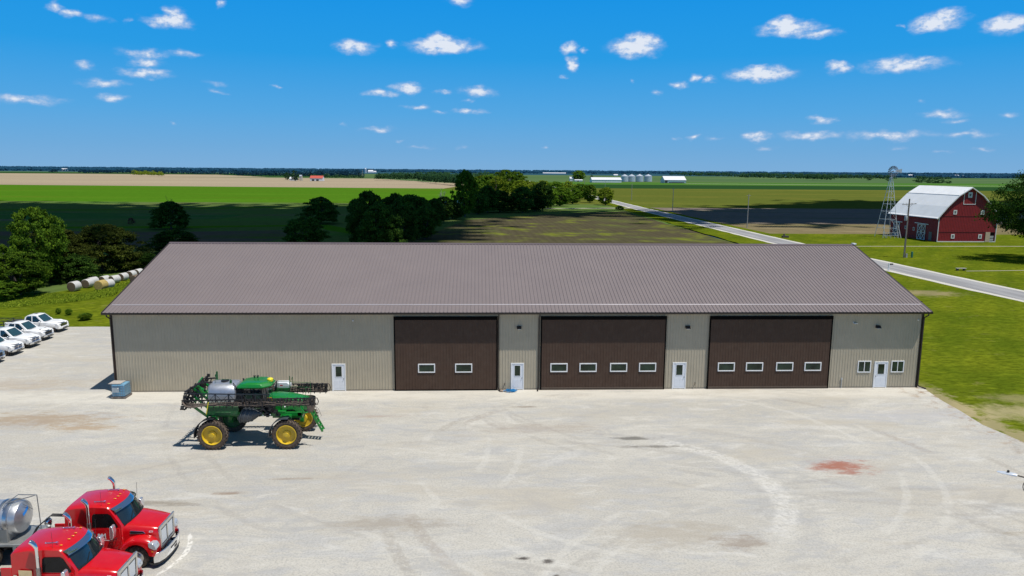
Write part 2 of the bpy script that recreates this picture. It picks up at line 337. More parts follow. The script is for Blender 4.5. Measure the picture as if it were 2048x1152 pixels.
for bx, by, rx, ry, cc, am in ((50.4,-16.1,1.95,1.2,(.33,.13,.09),.9),(38.6,-11.1,1.9,.35,(.13,.125,.11),.8),(39.8,-12.6,2.2,.3,(.15,.14,.12),.75),(30.5,-26.15,.38,.16,(.07,.06,.055),.95),(31.7,-26.4,.34,.2,(.07,.06,.055),.95),(31.9,-27.6,.2,.1,(.09,.08,.07),.9),
      (38,-24,3.6,1.6,(.36,.32,.26),.6),(41,-25,1.4,.8,(.25,.20,.16),.6),(12,-20.0,2.0,.35,(.20,.17,.13),.6),(21.5,-6.3,2.4,.35,(.33,.25,.2),.5),(-2,-6.5,5.5,1.6,(.33,.25,.17),.75),(1.5,-8.2,3.0,.7,(.36,.26,.16),.7),(-8,-12,2.5,.5,(.33,.25,.18),.6),(-9,2,6,2.2,(.38,.31,.23),.5),(56,-24.5,2.0,.35,(.25,.2,.13),.5),
      (24,-22.6,3.4,.9,(.31,.27,.22),.6),(33,-9.0,4.6,1.2,(.33,.28,.23),.45),(10,-21.8,1.2,.2,(.2,.17,.13),.7),(14.8,-18.8,1.0,.2,(.24,.17,.12),.7),(18,-17,1.2,.22,(.27,.22,.17),.6),(31.8,-4.4,1.6,.22,(.21,.17,.13),.6),(44,-2.2,2.6,.5,(.58,.55,.50),.6),(6,-2.6,9,.5,(.60,.57,.50),.5),(60,-7,6,1.6,(.40,.40,.42),.5)):
    c = g.mix(g.math('MULTIPLY', g.blob(bx, by, rx, ry, bl, .8), am), c, cc)
f = g.math('MULTIPLY', g.ring(11.6, -25.2, 3.42, .13, nr, .25), g.rng(g.x, 14.45, 14.6)); c = g.mix(g.math('MULTIPLY', f, g.rng(nrb, .42, .54, 0, .8)), c, (.72,.70,.65))
# pale dusty strip against the building, rutted brown dirt near the lawn edge
c = g.mix(g.math('MULTIPLY', g.rng(g.math('ABSOLUTE', g.math('ADD', g.y, 1.2)), .6, 2.2, .55, 0), g.rng(n2, .3, .6)), c, (.66,.62,.53))
ee = g.math('MULTIPLY', g.rng(g.x, 61.5, 64.6, 0, .8), g.rng(nr, .5, .62, 0, 1)); c = g.mix(ee, c, (.31,.22,.15))
hb = g.math('ADD', n3, g.math('MULTIPLY', n4, 1.5))
GRAVEL = g.done(c, hb, .55, .04)

def field_mat(name, a, b, rowdir=0., row=.76, rowamt=.3, patch=None, pscale=.03, psize=(.5,.7), rowc=None, haze_tint=0., stretch=(1,1,1)):
    g = G(name); n1 = g.noise(pscale, 7, .6, g.vec(stretch)); n2 = g.noise(.35, 6, .7, g.vec((1,.35,1), rowdir))
    c = g.mix(g.rng(n1, *psize), a, b)
    if patch: c = g.mix(g.rng(g.noise(pscale*2.3, 7, .65, g.vec(stretch, loc=(31,7,0))), .5, .68, 0, .85), c, patch)
    if rowamt:
        wv = nd(g.nt, 'ShaderNodeTexWave'); wv.inputs['Scale'].default_value = 1/row*.3; wv.inputs['Distortion'].default_value = .6; g.L.new(g.vec((1,1,1), rowdir), wv.inputs['Vector'])
        c = g.mix(g.rng(wv.outputs['Fac'], .1, .9, 0, rowamt), c, rowc or tuple(x*.5 for x in a))
    c = g.mix(g.rng(n2, .4, .75, 0, .35), c, tuple(x*.5 for x in a))
    if haze_tint: c = g.mix(haze_tint, c, (.10,.20,.30))  # distance haze painted in by blueing the base colour
    return g.done(c)
F_SOIL = field_mat('furrowed_soil_with_seedlings', (.075,.066,.038), (.095,.110,.035), -.03, 1.9, .09, patch=(.17,.20,.02), pscale=.035, rowc=(.17,.14,.09))
F_MEADOW = field_mat('rough_field', (.10,.150,.040), (.16,.130,.075), .3, 3, .12, patch=(.08,.19,.03), pscale=.016, stretch=(.4,1,1))
F_BRIGHT = field_mat('bright_green_crop', (.065,.165,.010), (.09,.205,.014), 1.5, 9, .10, pscale=.010, patch=(.085,.15,.012), stretch=(.25,1,1))
F_TAN = field_mat('dry_tan_stubble', (.36,.29,.19), (.42,.35,.23), 1.5, 14, .08, pscale=.004, patch=(.33,.25,.18), stretch=(.2,1,1), haze_tint=.03)
F_OLIVE = field_mat('olive_green_crop', (.100,.122,.022), (.145,.155,.028), .0, 3, .1, pscale=.008, patch=(.17,.155,.03), stretch=(.35,1,1))
F_DARKG = field_mat('dark_crop_and_painted_shadow', (.022,.065,.020), (.028,.078,.022), .0, 3, .05, pscale=.004, stretch=(.2,1,1))  # real dark crop on the left, painted cloud shadow beyond the road
F_SOILB = field_mat('bare_grey_soil', (.19,.155,.13), (.22,.18,.15), 1.5, 1.6, .2, patch=(.12,.13,.07), pscale=.02, stretch=(.3,1,1))
F_TANS = field_mat('dry_grass_strip', (.19,.155,.085), (.15,.145,.05), 1.5, 3, .1, patch=(.26,.21,.12), pscale=.05, stretch=(.4,1,1))
F_GREEN2 = field_mat('fresh_green_crop', (.060,.155,.014), (.085,.19,.018), .0, 9, .05, pscale=.003, patch=(.10,.16,.03), stretch=(.2,1,1), haze_tint=.04)
F_FAR = field_mat('far_field_haze_tint', (.07,.125,.018), (.11,.15,.028), .0, 30, .0, pscale=.0012, patch=(.14,.19,.05), stretch=(.25,1,1), haze_tint=.12)
F_FARB = field_mat('far_land_haze_tint', (.012,.055,.075), (.03,.085,.08), .0, 30, .0, pscale=.0008, stretch=(.25,1,1), haze_tint=.15)  # bluish base colour carries the painted distance haze
F_TANP = field_mat('pale_farm_lane', (.48,.44,.36), (.52,.48,.4), 0, 1, 0, pscale=.05)

F_SOILD = field_mat('weedy_dark_soil', (.12,.095,.065), (.09,.12,.03), 1.3, 2, .1, patch=(.07,.15,.02), pscale=.05, stretch=(.4,1,1))
F_WEEDY = field_mat('weedy_green_field', (.065,.155,.04), (.10,.16,.05), .9, 7, .25, patch=(.19,.155,.10), pscale=.02, stretch=(.35,1,1))
def sheet(name, pts, z, m, wob=0., step=6., label=None):
    """flat polygon on the ground, outline slightly irregular"""
    out = []
    for i, p in enumerate(pts):
        q = pts[(i+1) % len(pts)]; d = math.hypot(q[0]-p[0], q[1]-p[1]); k = max(1, int(d/step)) if wob else 1; k = min(k, 160)
        for j in range(k):
            t = j/k; x, y = p[0]+(q[0]-p[0])*t, p[1]+(q[1]-p[1])*t
            if wob:
                v = noise.noise_vector(Vector((x*.13/max(wob,.4)*.6, y*.13/max(wob,.4)*.6, z*50)))
                v2 = noise.noise_vector(Vector((x*.9, y*.9, z*50))); x += v.x*wob+v2.x*wob*.35; y += v.y*wob+v2.y*wob*.35
            out.append((x, y))
    b = MB(); b.add([(x, y, z) for x, y in out], [tuple(range(len(out)))])
    o = b.build(name, m); o['kind'] = 'structure'
    if o.data.polygons and o.data.polygons[0].normal.z < 0: o.data.flip_normals()
    return o
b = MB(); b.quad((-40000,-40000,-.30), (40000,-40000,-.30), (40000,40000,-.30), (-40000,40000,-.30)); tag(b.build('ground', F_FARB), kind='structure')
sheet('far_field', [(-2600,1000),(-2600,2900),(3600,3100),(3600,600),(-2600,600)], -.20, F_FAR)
sheet('dark_field_and_painted_shadow', [(-1500,1600),(-2200,2500),(-700,2500),(-200,1600)], -.14, F_DARKG)
sheet('tan_field', [(-900,705),(-1350,1500),(-1000,1560),(-560,1430),(-174,1400),(-30,1000),(25,900),(-6,655)], -.10, F_TAN, 6, 20)
sheet('tan_field', [(-1500,1560),(-1900,1980),(-700,2050),(-400,1500),(-560,1440)], -.11, F_TAN, 8, 30)
sheet('bright_green_field', [(-260,322),(-700,720),(-6,655),(40,460),(0,330)], -.08, F_BRIGHT, 3, 20)
sheet('rough_field', [(-420,60),(-420,335),(95,335),(97,300),(92,120),(60,30),(-28,46),(-60,55)], -.06, F_MEADOW, 1.5, 12)
sheet('rough_field', [(-420,150),(-420,318),(-260,326),(-190,250),(-120,235),(-60,230),(-62,205),(-130,190),(-200,170)], -.055, F_WEEDY, 2, 8)
sheet('grass_strip', [(-205,255),(-120,262),(-66,292),(-10,300),(-10,296),(-62,286),(-118,256),(-205,249)], -.05, F_BRIGHT, 1.2, 6)
sheet('grass_strip', [(-60,172),(-20,180),(0,150),(8,120),(3,118),(-6,145),(-24,174),(-60,164),(-110,160),(-110,166)], -.05, F_BRIGHT, 1.4, 5)
sheet('bare_soil', [(-140,110),(-120,150),(-60,150),(-20,158),(-26,112),(-60,104)], -.052, F_SOILD, 3, 5)
sheet('ploughed_field', [(15,50),(5,120),(17,160),(24,205),(55,243),(93,268),(93,250),(92,60),(88,40)], -.045, F_SOIL, .8, 8)
sheet('rough_field', [(-6,655),(10,500),(40,330),(60,335),(95,300),(101,300),(101,425),(113,425),(113,1500),(-30,1500),(25,900)], -.12, F_OLIVE, 1, 12)
sheet('bright_green_field', [(112,925),(112,1130),(2200,1500),(2200,925)], -.10, F_GREEN2, 4, 30)
sheet('dark_field_and_painted_shadow', [(112,705),(112,930),(1500,930),(1500,705)], -.095, F_DARKG, 3, 30)  # band of cloud shadow painted as a darker field colour
sheet('farm_lane', [(340,1040),(340,1054),(900,1024),(900,1012)], -.08, F_TANP)
sheet('olive_field', [(111,302),(111,707),(1100,707),(1100,302)], -.09, F_OLIVE, 2, 20)
sheet('farm_lane', [(300,590),(300,595),(900,565),(900,560)], -.07, F_OLIVE)
sheet('dark_soil_field', [(112,192),(112,303),(420,303),(420,192)], -.075, F_SOILB, 1.0, 12)
sheet('dry_grass_strip', [(111,150),(111,194),(420,194),(420,152)], -.065, F_TANS, 1.2, 10)
sheet('lawn', [(-130,-120),(-130,30),(-60,48),(-34,43),(-30,52),(-28,62),(-22,70),(10,64),(60,44),(90,40),(92.5,60),(93.5,140),(95,268),(96,300),(101,420),(113,420),(113,152),(420,150),(420,-120)], -.02, LAWN, .7, 5)
ROADM = G('road_chip_seal'); nA = ROADM.noise(.5, 6, .6, ROADM.vec((1,.08,1))); nB = ROADM.noise(5, 5, .7)
ROADM = ROADM.done(ROADM.mix(ROADM.rng(nB, .3, .7, 0, .3), ROADM.mix(ROADM.rng(nA, .4, .62), (.34,.34,.345), (.25,.25,.26)), (.2,.2,.2)), nB, .3, .02)
SHOULD = G('pale_gravel_shoulder'); nB = SHOULD.noise(3, 6, .7); SHOULD = SHOULD.done(SHOULD.mix(SHOULD.rng(nB, .35, .7), (.58,.56,.51), (.46,.44,.39)), nB, .4, .03)
def strip(name, cl, w0, w1, z, m, wob=0):
    """road strip along a centre line, from offset w0 to w1"""
    Lp, Rp = [], []
    for i, (x, y) in enumerate(cl):
        a = cl[max(i-1, 0)]; b_ = cl[min(i+1, len(cl)-1)]; d = Vector((b_[0]-a[0], b_[1]-a[1])).normalized(); n = Vector((d.y, -d.x))
        Lp.append((x+n.x*w0, y+n.y*w0)); Rp.append((x+n.x*w1, y+n.y*w1))
    return sheet(name, Lp+Rp[::-1], z, m, wob, 3)
CL_ = [(112.5,-130),(111,-40),(109.6,0),(108.3,35),(107.2,60),(106.3,90),(105.8,125),(105.6,200),(105.8,300),(107,380),(108,600),(110,1000),(113,1500)]
strip('road_shoulder', CL_, -4.1, 4.1, -.008, SHOULD, .35)
strip('road', CL_, -2.9, 3.0, .004, ROADM, .12)
sheet('driveway', [(109,43.5),(112,50),(116,55.5),(124,57.5),(150,58.5),(150,54.5),(126,53),(119,50.0),(114,43)], 0.0, SHOULD, .25, 3)
sheet('farm_track', [(60,287),(60,290),(104,300),(104,295)], -.005, F_TANP)
sheet('path', [(109,115.4),(121,116.6),(170,117.9),(170,117.1),(121,115.9),(109,114.7)], 0, F_TANP, .1, 3)
sheet('path', [(117.5,72.0),(135,73.6),(160,75),(160,74.6),(135,73.2),(117.5,71.6)], 0, F_TANP, .08, 3)
sheet('gravel_yard', [(-70,-120),(-70,24.0),(-40,24.3),(-24,24.4),(-16,24.6),(-6,24.2),(1.5,23.5),(1.5,3),(64.0,3),(65.3,1.2),(65.0,-2),(64.6,-6),(64.1,-9),(64.5,-13),(65.6,-20),(67,-30),(70,-50),(72,-120)], .006, GRAVEL, .35, 1.6)

# ------------------------------------------------------------------ long pole building
W_, D_, ZE, ZR, OH, OS = 64.74, 25.5, 6.47, 10.576, .566, .3945
SLOPE = (ZR-ZE)/(D_/2+OH)
TAN = mat('taupe_steel_siding', (.425,.373,.278), .45, 0, .05, .6, dirt=(.30,.26,.2), dirt_amt=.25)
BROWN = mat('brown_steel', (.082,.052,.038), .55, 0, .08, 1.2, dirt=(.12,.09,.07), dirt_amt=.25, spec=.12)
TRIM = mat('dark_brown_trim', (.032,.022,.018), .4, 0, .2, 2)
HDR = mat('black_door_header', (.005,.004,.004), .7, 0, .2, 2, spec=.05)
ROOFM = mat('brown_steel_roof', (.200,.168,.166), .5, .0, .03, .35, spec=.3)
def ribbed(mb, x0, x1, z0, z1, y, pitch=.2286, depth=.022, rib=.05, out=-1):
    """vertical ribbed steel sheet in the xz plane"""
    xs = []; x = x0
    while x < x1-1e-6:
        for dx, dd in ((0, 0), (pitch-rib-.02, 0), (pitch-rib, depth), (pitch-.02, depth)):
            if x+dx <= x1: xs.append((x+dx, dd))
        x += pitch
    xs.append((x1, 0)); vs = [(a, y+out*d, z) for z in (z0, z1) for a, d in xs]; n = len(xs)
    mb.add(vs, [(i, i+1, n+i+1, n+i) for i in range(n-1)])
bd = thing('machine_shed', 'long taupe steel machine shed with brown ribbed roof and three big brown doors', 'building', (0,0,0))
mb = MB(); ribbed(mb, .10, W_-.10, 0, ZE-.12, 0)
mb.quad((.05,.1,0),(.05,D_-.1,0),(.05,D_-.1,ZE),(.05,.1,ZE)); mb.quad((W_-.05,.1,0),(W_-.05,D_-.1,0),(W_-.05,D_-.1,ZE),(W_-.05,.1,ZE)); mb.quad((.1,D_,0),(W_-.1,D_,0),(W_-.1,D_,ZE),(.1,D_,ZE))
zt = ZR-.12
for x in (.05, W_-.05): mb.add([(x,0,ZE-.1),(x,D_,ZE-.1),(x,D_/2,zt)], [(0,1,2)])
mb.build('wall', TAN, bd)
# roof: two ribbed slopes
rf = MB(); pitch = .3048
for side in (0, 1):
    y0, y1 = (-OH, D_/2) if side == 0 else (D_+OH, D_/2); nrm = Vector((0, -SLOPE if side == 0 else SLOPE, 1)).normalized()*.042
    pr = []; x = -OS
    while x < W_+OS:
        for dx, dd in ((0,0),(pitch-.085,0),(pitch-.065,1),(pitch-.02,1)): pr.append((min(x+dx, W_+OS), dd))
        x += pitch
    n = len(pr); vs = [(a, yy+nrm.y*d, zz+nrm.z*d) for yy, zz in ((y0, ZE), (y1, ZR)) for a, d in pr]
    rf.add(vs, [(i, i+1, n+i+1, n+i) for i in range(n-1)])
roof = rf.build('roof', ROOFM, bd)
r2 = MB()
for yy, s in ((-OH, 1), (D_+OH, -1)):
    r2.add([(-OS,yy,ZE-.03),(W_+OS,yy,ZE-.03),(W_+OS,D_/2,ZR-.03),(-OS,D_/2,ZR-.03)], [(0,1,2,3)])
r2.box(-OS+.02, W_+OS-.02, -OH+.02, .0, ZE-.16, ZE-.13); r2.build('soffit', TAN, roof)
r3 = MB(); r3.prism([(D_/2-.28, ZR-.28*SLOPE+.045), (D_/2, ZR+.075), (D_/2+.28, ZR-.28*SLOPE+.045), (D_/2+.28, ZR-.28*SLOPE+.03), (D_/2, ZR+.05), (D_/2-.28, ZR-.28*SLOPE+.03)], 'x', -OS-.02, W_+OS+.02)
r3.build('ridge_cap', mat('roof_trim', (.15,.118,.122), .35, .2, .05, 1), roof)
for x in (-OS, W_+OS):
    r4 = MB()
    for (ya, za), (yb, zb) in (((-OH-.02,ZE),(D_/2,ZR+.02)), ((D_+OH+.02,ZE),(D_/2,ZR+.02))):
        e = .045; r4.add([(x-e,ya,za-.14),(x+e,ya,za-.14),(x+e,ya,za+.035),(x-e,ya,za+.035),(x-e,yb,zb-.14),(x+e,yb,zb-.14),(x+e,yb,zb+.035),(x-e,yb,zb+.035)], [(0,1,2,3),(4,7,6,5),(0,4,5,1),(1,5,6,2),(2,6,7,3),(3,7,4,0)])
    r4.build('rake_trim', TRIM, roof)
g4 = MB(); g4.prism([(-OH-.01,ZE-.14),(-OH-.12,ZE-.14),(-OH-.15,ZE-.03),(-OH-.135,ZE-.03),(-OH-.11,ZE-.12),(-OH-.03,ZE-.12),(-OH-.03,ZE-.02),(-OH-.01,ZE-.02)], 'x', -OS, W_+OS); g4.build('gutter', TRIM, bd)
sg = MB(); ys = .62; sg.prism([(ys-.03, ZE+(ys-.03+OH)*SLOPE+.02), (ys+.05, ZE+(ys+.05+OH)*SLOPE+.02), (ys+.02, ZE+(ys+.02+OH)*SLOPE+.085)], 'x', -OS+.25, W_+OS-.25); sg.build('snow_guard', mat('snow_guard_painted_glint', (.50,.45,.45), .3, .3, .05, .5), roof)  # sun glint along the guard painted in as a pale base colour
cp = MB(); cp.box(W_+OS-.12, W_+OS+.16, D_/2-.25, D_/2+.25, ZR+.02, ZR+.16); cp.build('ridge_end_cap', WHITE, roof, bevel=.02)
for x in (0, W_):
    c_ = MB(); c_.box(x-.10, x+.10, -.035, .10, 0, ZE-.18); c_.build('corner_trim', TRIM, bd)
btm = mat('base_trim', (.22,.19,.15), .5)
for a, b_ in ((.1,16.84),(17.93,21.8),(30.2,31.1),(32.2,33.4),(43.6,44.2),(45.45,47.1),(57.2,61.0),(62.2,W_-.1)): bt = MB(); bt.box(a, b_, -.032, -.026, 0, .09); bt.build('base_trim', btm, bd)
def downspout(x, foot=0):
    m_ = MB(); m_.tube([(x,-OH-.07,ZE-.13),(x,-OH-.07,ZE-.26),(x,-.12,ZE-.55),(x,-.09,ZE-.75),(x,-.09,.22)], .055, 6)
    m_.tube([(x,-.09,.25),(x+foot*.1,-.14,.12),(x+foot*.5,-.55,.06)], .06, 6); m_.build('downspout', TRIM, bd, smooth=40)
downspout(-.02, .0); downspout(W_+.06, .9); downspout(30.09, .3); downspout(33.33, -.2)
def bay(x0, x1, wins, rail=True):
    fr = MB(); zt = 6.0; yo = -.14
    for a, b_ in ((x0-.09, x0), (x1, x1+.09)): fr.box(a, b_, yo-.02, -.03, 0, zt+.05)
    fr.box(x0-.09, x1+.09, yo-.05, -.03, zt-.20, zt+.06)
    f = fr.build('door_frame', HDR, bd)
    dm = MB(); ribbed(dm, x0+.01, x1-.01, .10, zt-.21, yo, pitch=.2286, depth=.016, rib=.04); d = dm.build('bay_door', BROWN, bd)
    if rail:
        q = MB(); q.box(x0+.01, x1-.01, yo-.035, yo+.03, .13, .22); q.box(x0+.01, x1-.01, yo-.03, yo+.03, .0, .085); q.build('bottom_rail', mat('door_rail', (.11,.08,.06), .4), d)
    else:
        q = MB(); q.box(x0+.01, x1-.01, yo-.03, yo+.03, .0, .09); q.build('bottom_rail', HDR, d)
    for a, b_ in wins:
        q = MB(); y1 = yo-.055
        for u in ((a, b_, 1.50, 1.585), (a, b_, 2.145, 2.23), (a, a+.085, 1.585, 2.145), (b_-.085, b_, 1.585, 2.145)): q.box(u[0], u[1], y1, yo+.01, u[2], u[3])
        wf = q.build('window', WHITE, d, bevel=.008); q = MB(); q.quad((a+.08, yo-.028, 1.58), (b_-.08, yo-.028, 1.58), (b_-.08, yo-.028, 2.15), (a+.08, yo-.028, 2.15)); q.build('pane', PANE, wf)
bay(21.90, 29.93, [(23.68,25.04),(26.63,28.0)], False)
bay(33.56, 43.5, [(34.27,35.66),(36.62,38.02),(39.1,40.5),(41.46,42.86)])
bay(47.2, 57.12, [(47.92,49.32),(50.24,51.66),(52.74,54.16),(55.1,56.5)])
for a, b_, hx in ((16.84,17.93,1),(31.1,32.16,1),(44.25,45.38,1),(61.03,62.18,0)):
    q = MB(); z1 = 2.23
    q.box(a, a+.09, -.06, .0, 0, z1); q.box(b_-.09, b_, -.06, 0, 0, z1); q.box(a+.09, b_-.09, -.06, 0, z1-.09, z1)
    fr = q.build('door_frame', WHITE, bd, bevel=.006)
    q = MB(); q.box(a+.09, b_-.09, -.034, -.002, .05, z1-.09)
    for k in (0, 1):   # embossed lower panels
        xm = (a+b_)/2; q.box(xm-.36+k*.39, xm-.03+k*.39, -.041, -.034, .22, .86)
    d = q.build('door', mat('white_steel_door', (.72,.75,.80), .35, 0, .03), bd, bevel=.006)
    q = MB(); q.box(a+.27, b_-.27, -.052, -.034, 1.14, 2.06); gfr = q.build('window_frame', WHITE, d, bevel=.006)
    q = MB(); q.quad((a+.31,-.0535,1.18),(b_-.31,-.0535,1.18),(b_-.31,-.0535,2.02),(a+.31,-.0535,2.02)); q.build('pane', PANE, gfr)
    q = MB(); hx_ = b_-.17 if hx else a+.17; q.sphere((hx_,-.075,1.0), .035, 8, 5); q.tube([(hx_,-.035,1.0),(hx_,-.07,1.0)], .018); q.build('handle', mat('door_knob', (.05,.05,.05), .3, .8), d, smooth=60)
for a, b_ in ((59.62,60.74),(62.44,63.53)):
    q = MB(); z0, z1 = 1.30, 2.29; y1 = -.055; xm = (a+b_)/2
    for u in ((a,b_,z0,z0+.08),(a,b_,z1-.08,z1),(a,a+.08,z0+.08,z1-.08),(b_-.08,b_,z0+.08,z1-.08),(xm-.03,xm+.03,z0+.08,z1-.08)): q.box(u[0], u[1], y1, 0, u[2], u[3])
    wf = q.build('window', WHITE, bd, bevel=.006); q = MB(); q.quad((a+.07,-.035,z0+.07),(b_-.07,-.035,z0+.07),(b_-.07,-.035,z1-.07),(a+.07,-.035,z1-.07)); q.build('pane', PANE, wf)
for x in (31.73, 45.33, 61.01):
    q = MB(); q.prism([(-.02,5.05),(-.02,5.27),(-.14,5.27),(-.30,5.12),(-.30,5.05)], 'x', x-.18, x+.18); lo = q.build('wall_light', BLACK, bd, bevel=.02)
    q = MB(); q.box(x-.13, x+.13, -.27, -.05, 5.02, 5.049); q.build('lens', mat('light_lens', (.8,.8,.76), .3), lo)
for x, z in ((18.62,5.72),(64.35,5.70)):
    q = MB(); q.sphere((x,-.06,z), .055, 10, 6); q.tube([(x,-.02,z),(x,-.045,z)], .06, 10); q.build('camera', WHITE, bd, smooth=60)
q = MB(); q.box(58.95,59.25,-.22,-.03,5.42,5.47); q.box(58.93,59.0,-.05,-.025,5.46,5.56); q.build('camera', WHITE, bd, bevel=.01)
for x, z in ((30.6,.53),(46.12,.52)):
    q = MB(); q.tube([(x,-.02,z),(x,-.14,z),(x-.02,-.18,z-.12)], .022); q.tube([(x-.06,-.14,z+.03),(x+.06,-.14,z+.03)], .012); q.tube([(x-.02,-.16,z-.05),(x-.10,-.17,z-.32)], .016); q.build('hose_tap', mat('brass_tap', (.08,.06,.05), .4, .6), bd)
q = MB(); q.tube([(58.35,-.06,0),(58.35,-.06,.75)], .03); q.box(58.29,58.41,-.09,-.03,.70,.86); q.build('conduit', GALV, bd)
# blue hose coiled by the second walk door
q = MB(); pts = []
for k in range(90):
    t = k*.35; r = .26+.10*math.sin(k*1.7); pts.append((30.95+1.5*r*math.cos(t)+.02*k/9, -.55+r*.8*math.sin(t), .035+.0016*k))
q.tube(pts, .022, 5); h = q.build('garden_hose', mat('blue_hose', (.01,.22,.50), .4), smooth=50); tag(h, 'coiled bright blue hose lying on gravel beside a white walk door', 'hose')
q = MB(); q.prism([(30.2,-.62),(30.42,-.7),(30.5,-.5),(30.3,-.4)], 'z', .006, .16); h = q.build('field_stone', mat('stone', (.35,.26,.2), .9, 0, .3, 8), bevel=.04); tag(h, 'small brown stone on gravel at foot of dark downspout, left of blue hose', 'stone')
q = MB(); q.prism([(30.58,-.66),(30.74,-.72),(30.8,-.56),(30.66,-.5)], 'z', .006, .12); h = q.build('field_stone', mat('stone_pale', (.42,.36,.28), .9, 0, .3, 8), bevel=.035); tag(h, 'paler smaller stone touching the left side of the blue hose', 'stone')
SIDEG = mat('dark_side_glass', (.008,.008,.009), .12, 0, .3, spec=.25)
# ------------------------------------------------------------------ red trucks
def fin(mb, *a, **k): return mb.build(*a, **k)
def truck(num, loc, label, logo):
    t = thing('semi_truck', label, 'truck', loc)
    W = 1.05
    def prof(tt):
        b_ = .24*tt*tt; c_ = .02*tt*tt+.075*abs(tt)**12
        P = [(0,.92),(0,2.70-c_*.5),(.07,2.80-c_),(.5,2.87-c_),(1.2,2.91-c_),(1.8,2.88-c_),(2.14-b_,2.80-c_),(2.22-b_,2.70-c_),(2.66-b_,1.98),(2.66-b_,.92)]
        return P
    def wid(z): return W*(1-.085*max(0, (z-1.9))/.9)
    ts = [-1,-.985,-.94,-.86,-.72,-.5,-.25,0,.25,.5,.72,.86,.94,.985,1]
    q = MB(); q.loft([[(x, tt*wid(z), z) for x, z in prof(tt)] for tt in ts]); cab = q.build('cab', RED, t, smooth=38)
    # windscreen and visor follow the curved front
    def front(tt, s_, off):
        b_ = .24*tt*tt; c_ = .02*tt*tt; x0, z0, x1, z1 = 2.22-b_, 2.70-c_, 2.66-b_, 1.98
        nx, nz_ = (z0-z1), (x1-x0); l = math.hypot(nx, nz_); x = x0+(x1-x0)*s_; z = z0+(z1-z0)*s_
        return (x+nx/l*off, tt*wid(z), z+nz_/l*off)
    tw = [-.90+1.8*k/14 for k in range(15)]
    q = MB(); q.loft([[front(a, s_, .012) for a in tw] for s_ in (.06,.3,.6,.95)], closed=False, cap=False); q.build('windscreen', GLASS, t, smooth=60)
    q = MB(); q.loft([[front(a, s_, .03) for a in tw] for s_ in (.94,1.04)], closed=False, cap=False)
    for k in range(2):
        y0 = -.5+k*.85; q.tube([front(y0, 1.0, .03), front(y0+.30, .72, .04), front(y0+.42, .62, .03)], .012, 4)
    q.build('wiper', BLACK, t)
    q = MB(); tv = [-1.0+2.0*k/16 for k in range(17)]
    q.loft([[(2.19-.24*a*a, a*.97*wid(2.8), 2.785-.05*a*a) for a in tv], [(2.38-.24*a*a, a*wid(2.8)*1.0, 2.70-.05*a*a) for a in tv], [(2.43-.24*a*a, a*wid(2.7)*1.0, 2.63-.05*a*a) for a in tv]], closed=False, cap=False); q.build('sun_visor', CHROME, t, smooth=60)
    for s_ in (-1, 1):
        q = MB(); q.add([(x, s_*(wid(z)+.006), z) for x, z in ((1.18,1.94),(1.18,2.46),(1.25,2.54),(1.85,2.54),(1.98,2.47),(2.28,1.98),(2.25,1.92))], [tuple(range(7))]); sw = q.build('side_window', SIDEG, t)
        q = MB(); q.prism([(1.08,.98),(1.08,1.88),(2.34,1.88),(2.36,1.3),(2.2,.98)], 'y', s_*(W-.01), s_*(W+.016)); dr = q.build('door', RED, t, bevel=.012)
        q = MB(); q.box(1.12,1.32, s_*(W+.016), s_*(W+.045), 1.66,1.70) if s_ > 0 else q.box(1.12,1.32, -(W+.045), -(W+.016), 1.66,1.70); q.build('handle', CHROME, dr)
        if s_ < 0 and logo:
            q = MB(); text_mb(q, 'L&M', .27, (1.24,-(W+.016),1.47), (1,0,0), (0,0,1), .006, .008); q.box(1.24,1.75,-(W+.021),-(W+.0165),1.395,1.425); q.box(1.33,1.92,-(W+.021),-(W+.0165),1.325,1.345); q.build('lettering', WHITE, dr)
        # sleeper side panel and trailing fairing
        q = MB(); q.box(-.42,-.01, min(s_*1.02,s_*.96), max(s_*1.02,s_*.96), .95, 2.12); q.build('side_fairing', RED, t, bevel=.02)
        q = MB(); q.box(-.44,-.42, min(s_*1.0,s_*.97), max(s_*1.0,s_*.97), 1.0, 2.1); q.build('fairing_edge', BLACK, t)
        # exhaust stack
        q = MB(); y = s_*1.17; q.tube([(1.12,y,.9),(1.12,y,2.95)], .065, 12); pipe = q.build('exhaust_stack', CHROME, t, smooth=50)
        q = MB(); q.tube([(1.12,y,2.93),(1.11,y,3.03),(1.06,y,3.14),(.98,y,3.23),(.90,y,3.28)], [.067,.072,.08,.085,.085], 12, cap=False); q.build('stack_tip', CHROME, pipe, smooth=60)
        q = MB(); q.lathe([(.0,0),(.078,0)], (0,0,0), 'x', 12); vs = [(v[0]*.5+.905, v[1]+y, v[2]+3.27) for v in q.v]; q.v = vs; q.build('stack_opening', BLACK, pipe)
        q = MB(); q.tube([(1.12,y,1.15),(1.12,y,2.2)], .088, 12); q.build('heat_shield', mat('perforated_shield', (.35,.32,.31), .35, 1, .4, 30), pipe, smooth=50)
        # mirrors
        q = MB(); y = s_*1.36; q.tube([(2.2,s_*1.03,2.0),(2.2,y,1.94)], .018); q.tube([(2.2,s_*1.03,1.45),(2.2,y,1.48)], .018); q.tube([(2.2,y,1.44),(2.2,y,2.12)], .016); ma = q.build('mirror_arm', BLACK, t)
        q = MB(); q.prism([(2.12,1.62),(2.12,2.14),(2.18,2.20),(2.26,2.17),(2.30,1.90),(2.26,1.62),(2.18,1.56)], 'y', y-.15, y+.13); q.build('mirror', mat('mirror_shell', (.75,.75,.77), .28, .8) if 'mirror_shell' not in bpy.data.materials else bpy.data.materials['mirror_shell'], t, bevel=.035, seg=3)
        # hood side vent
        yv = .94
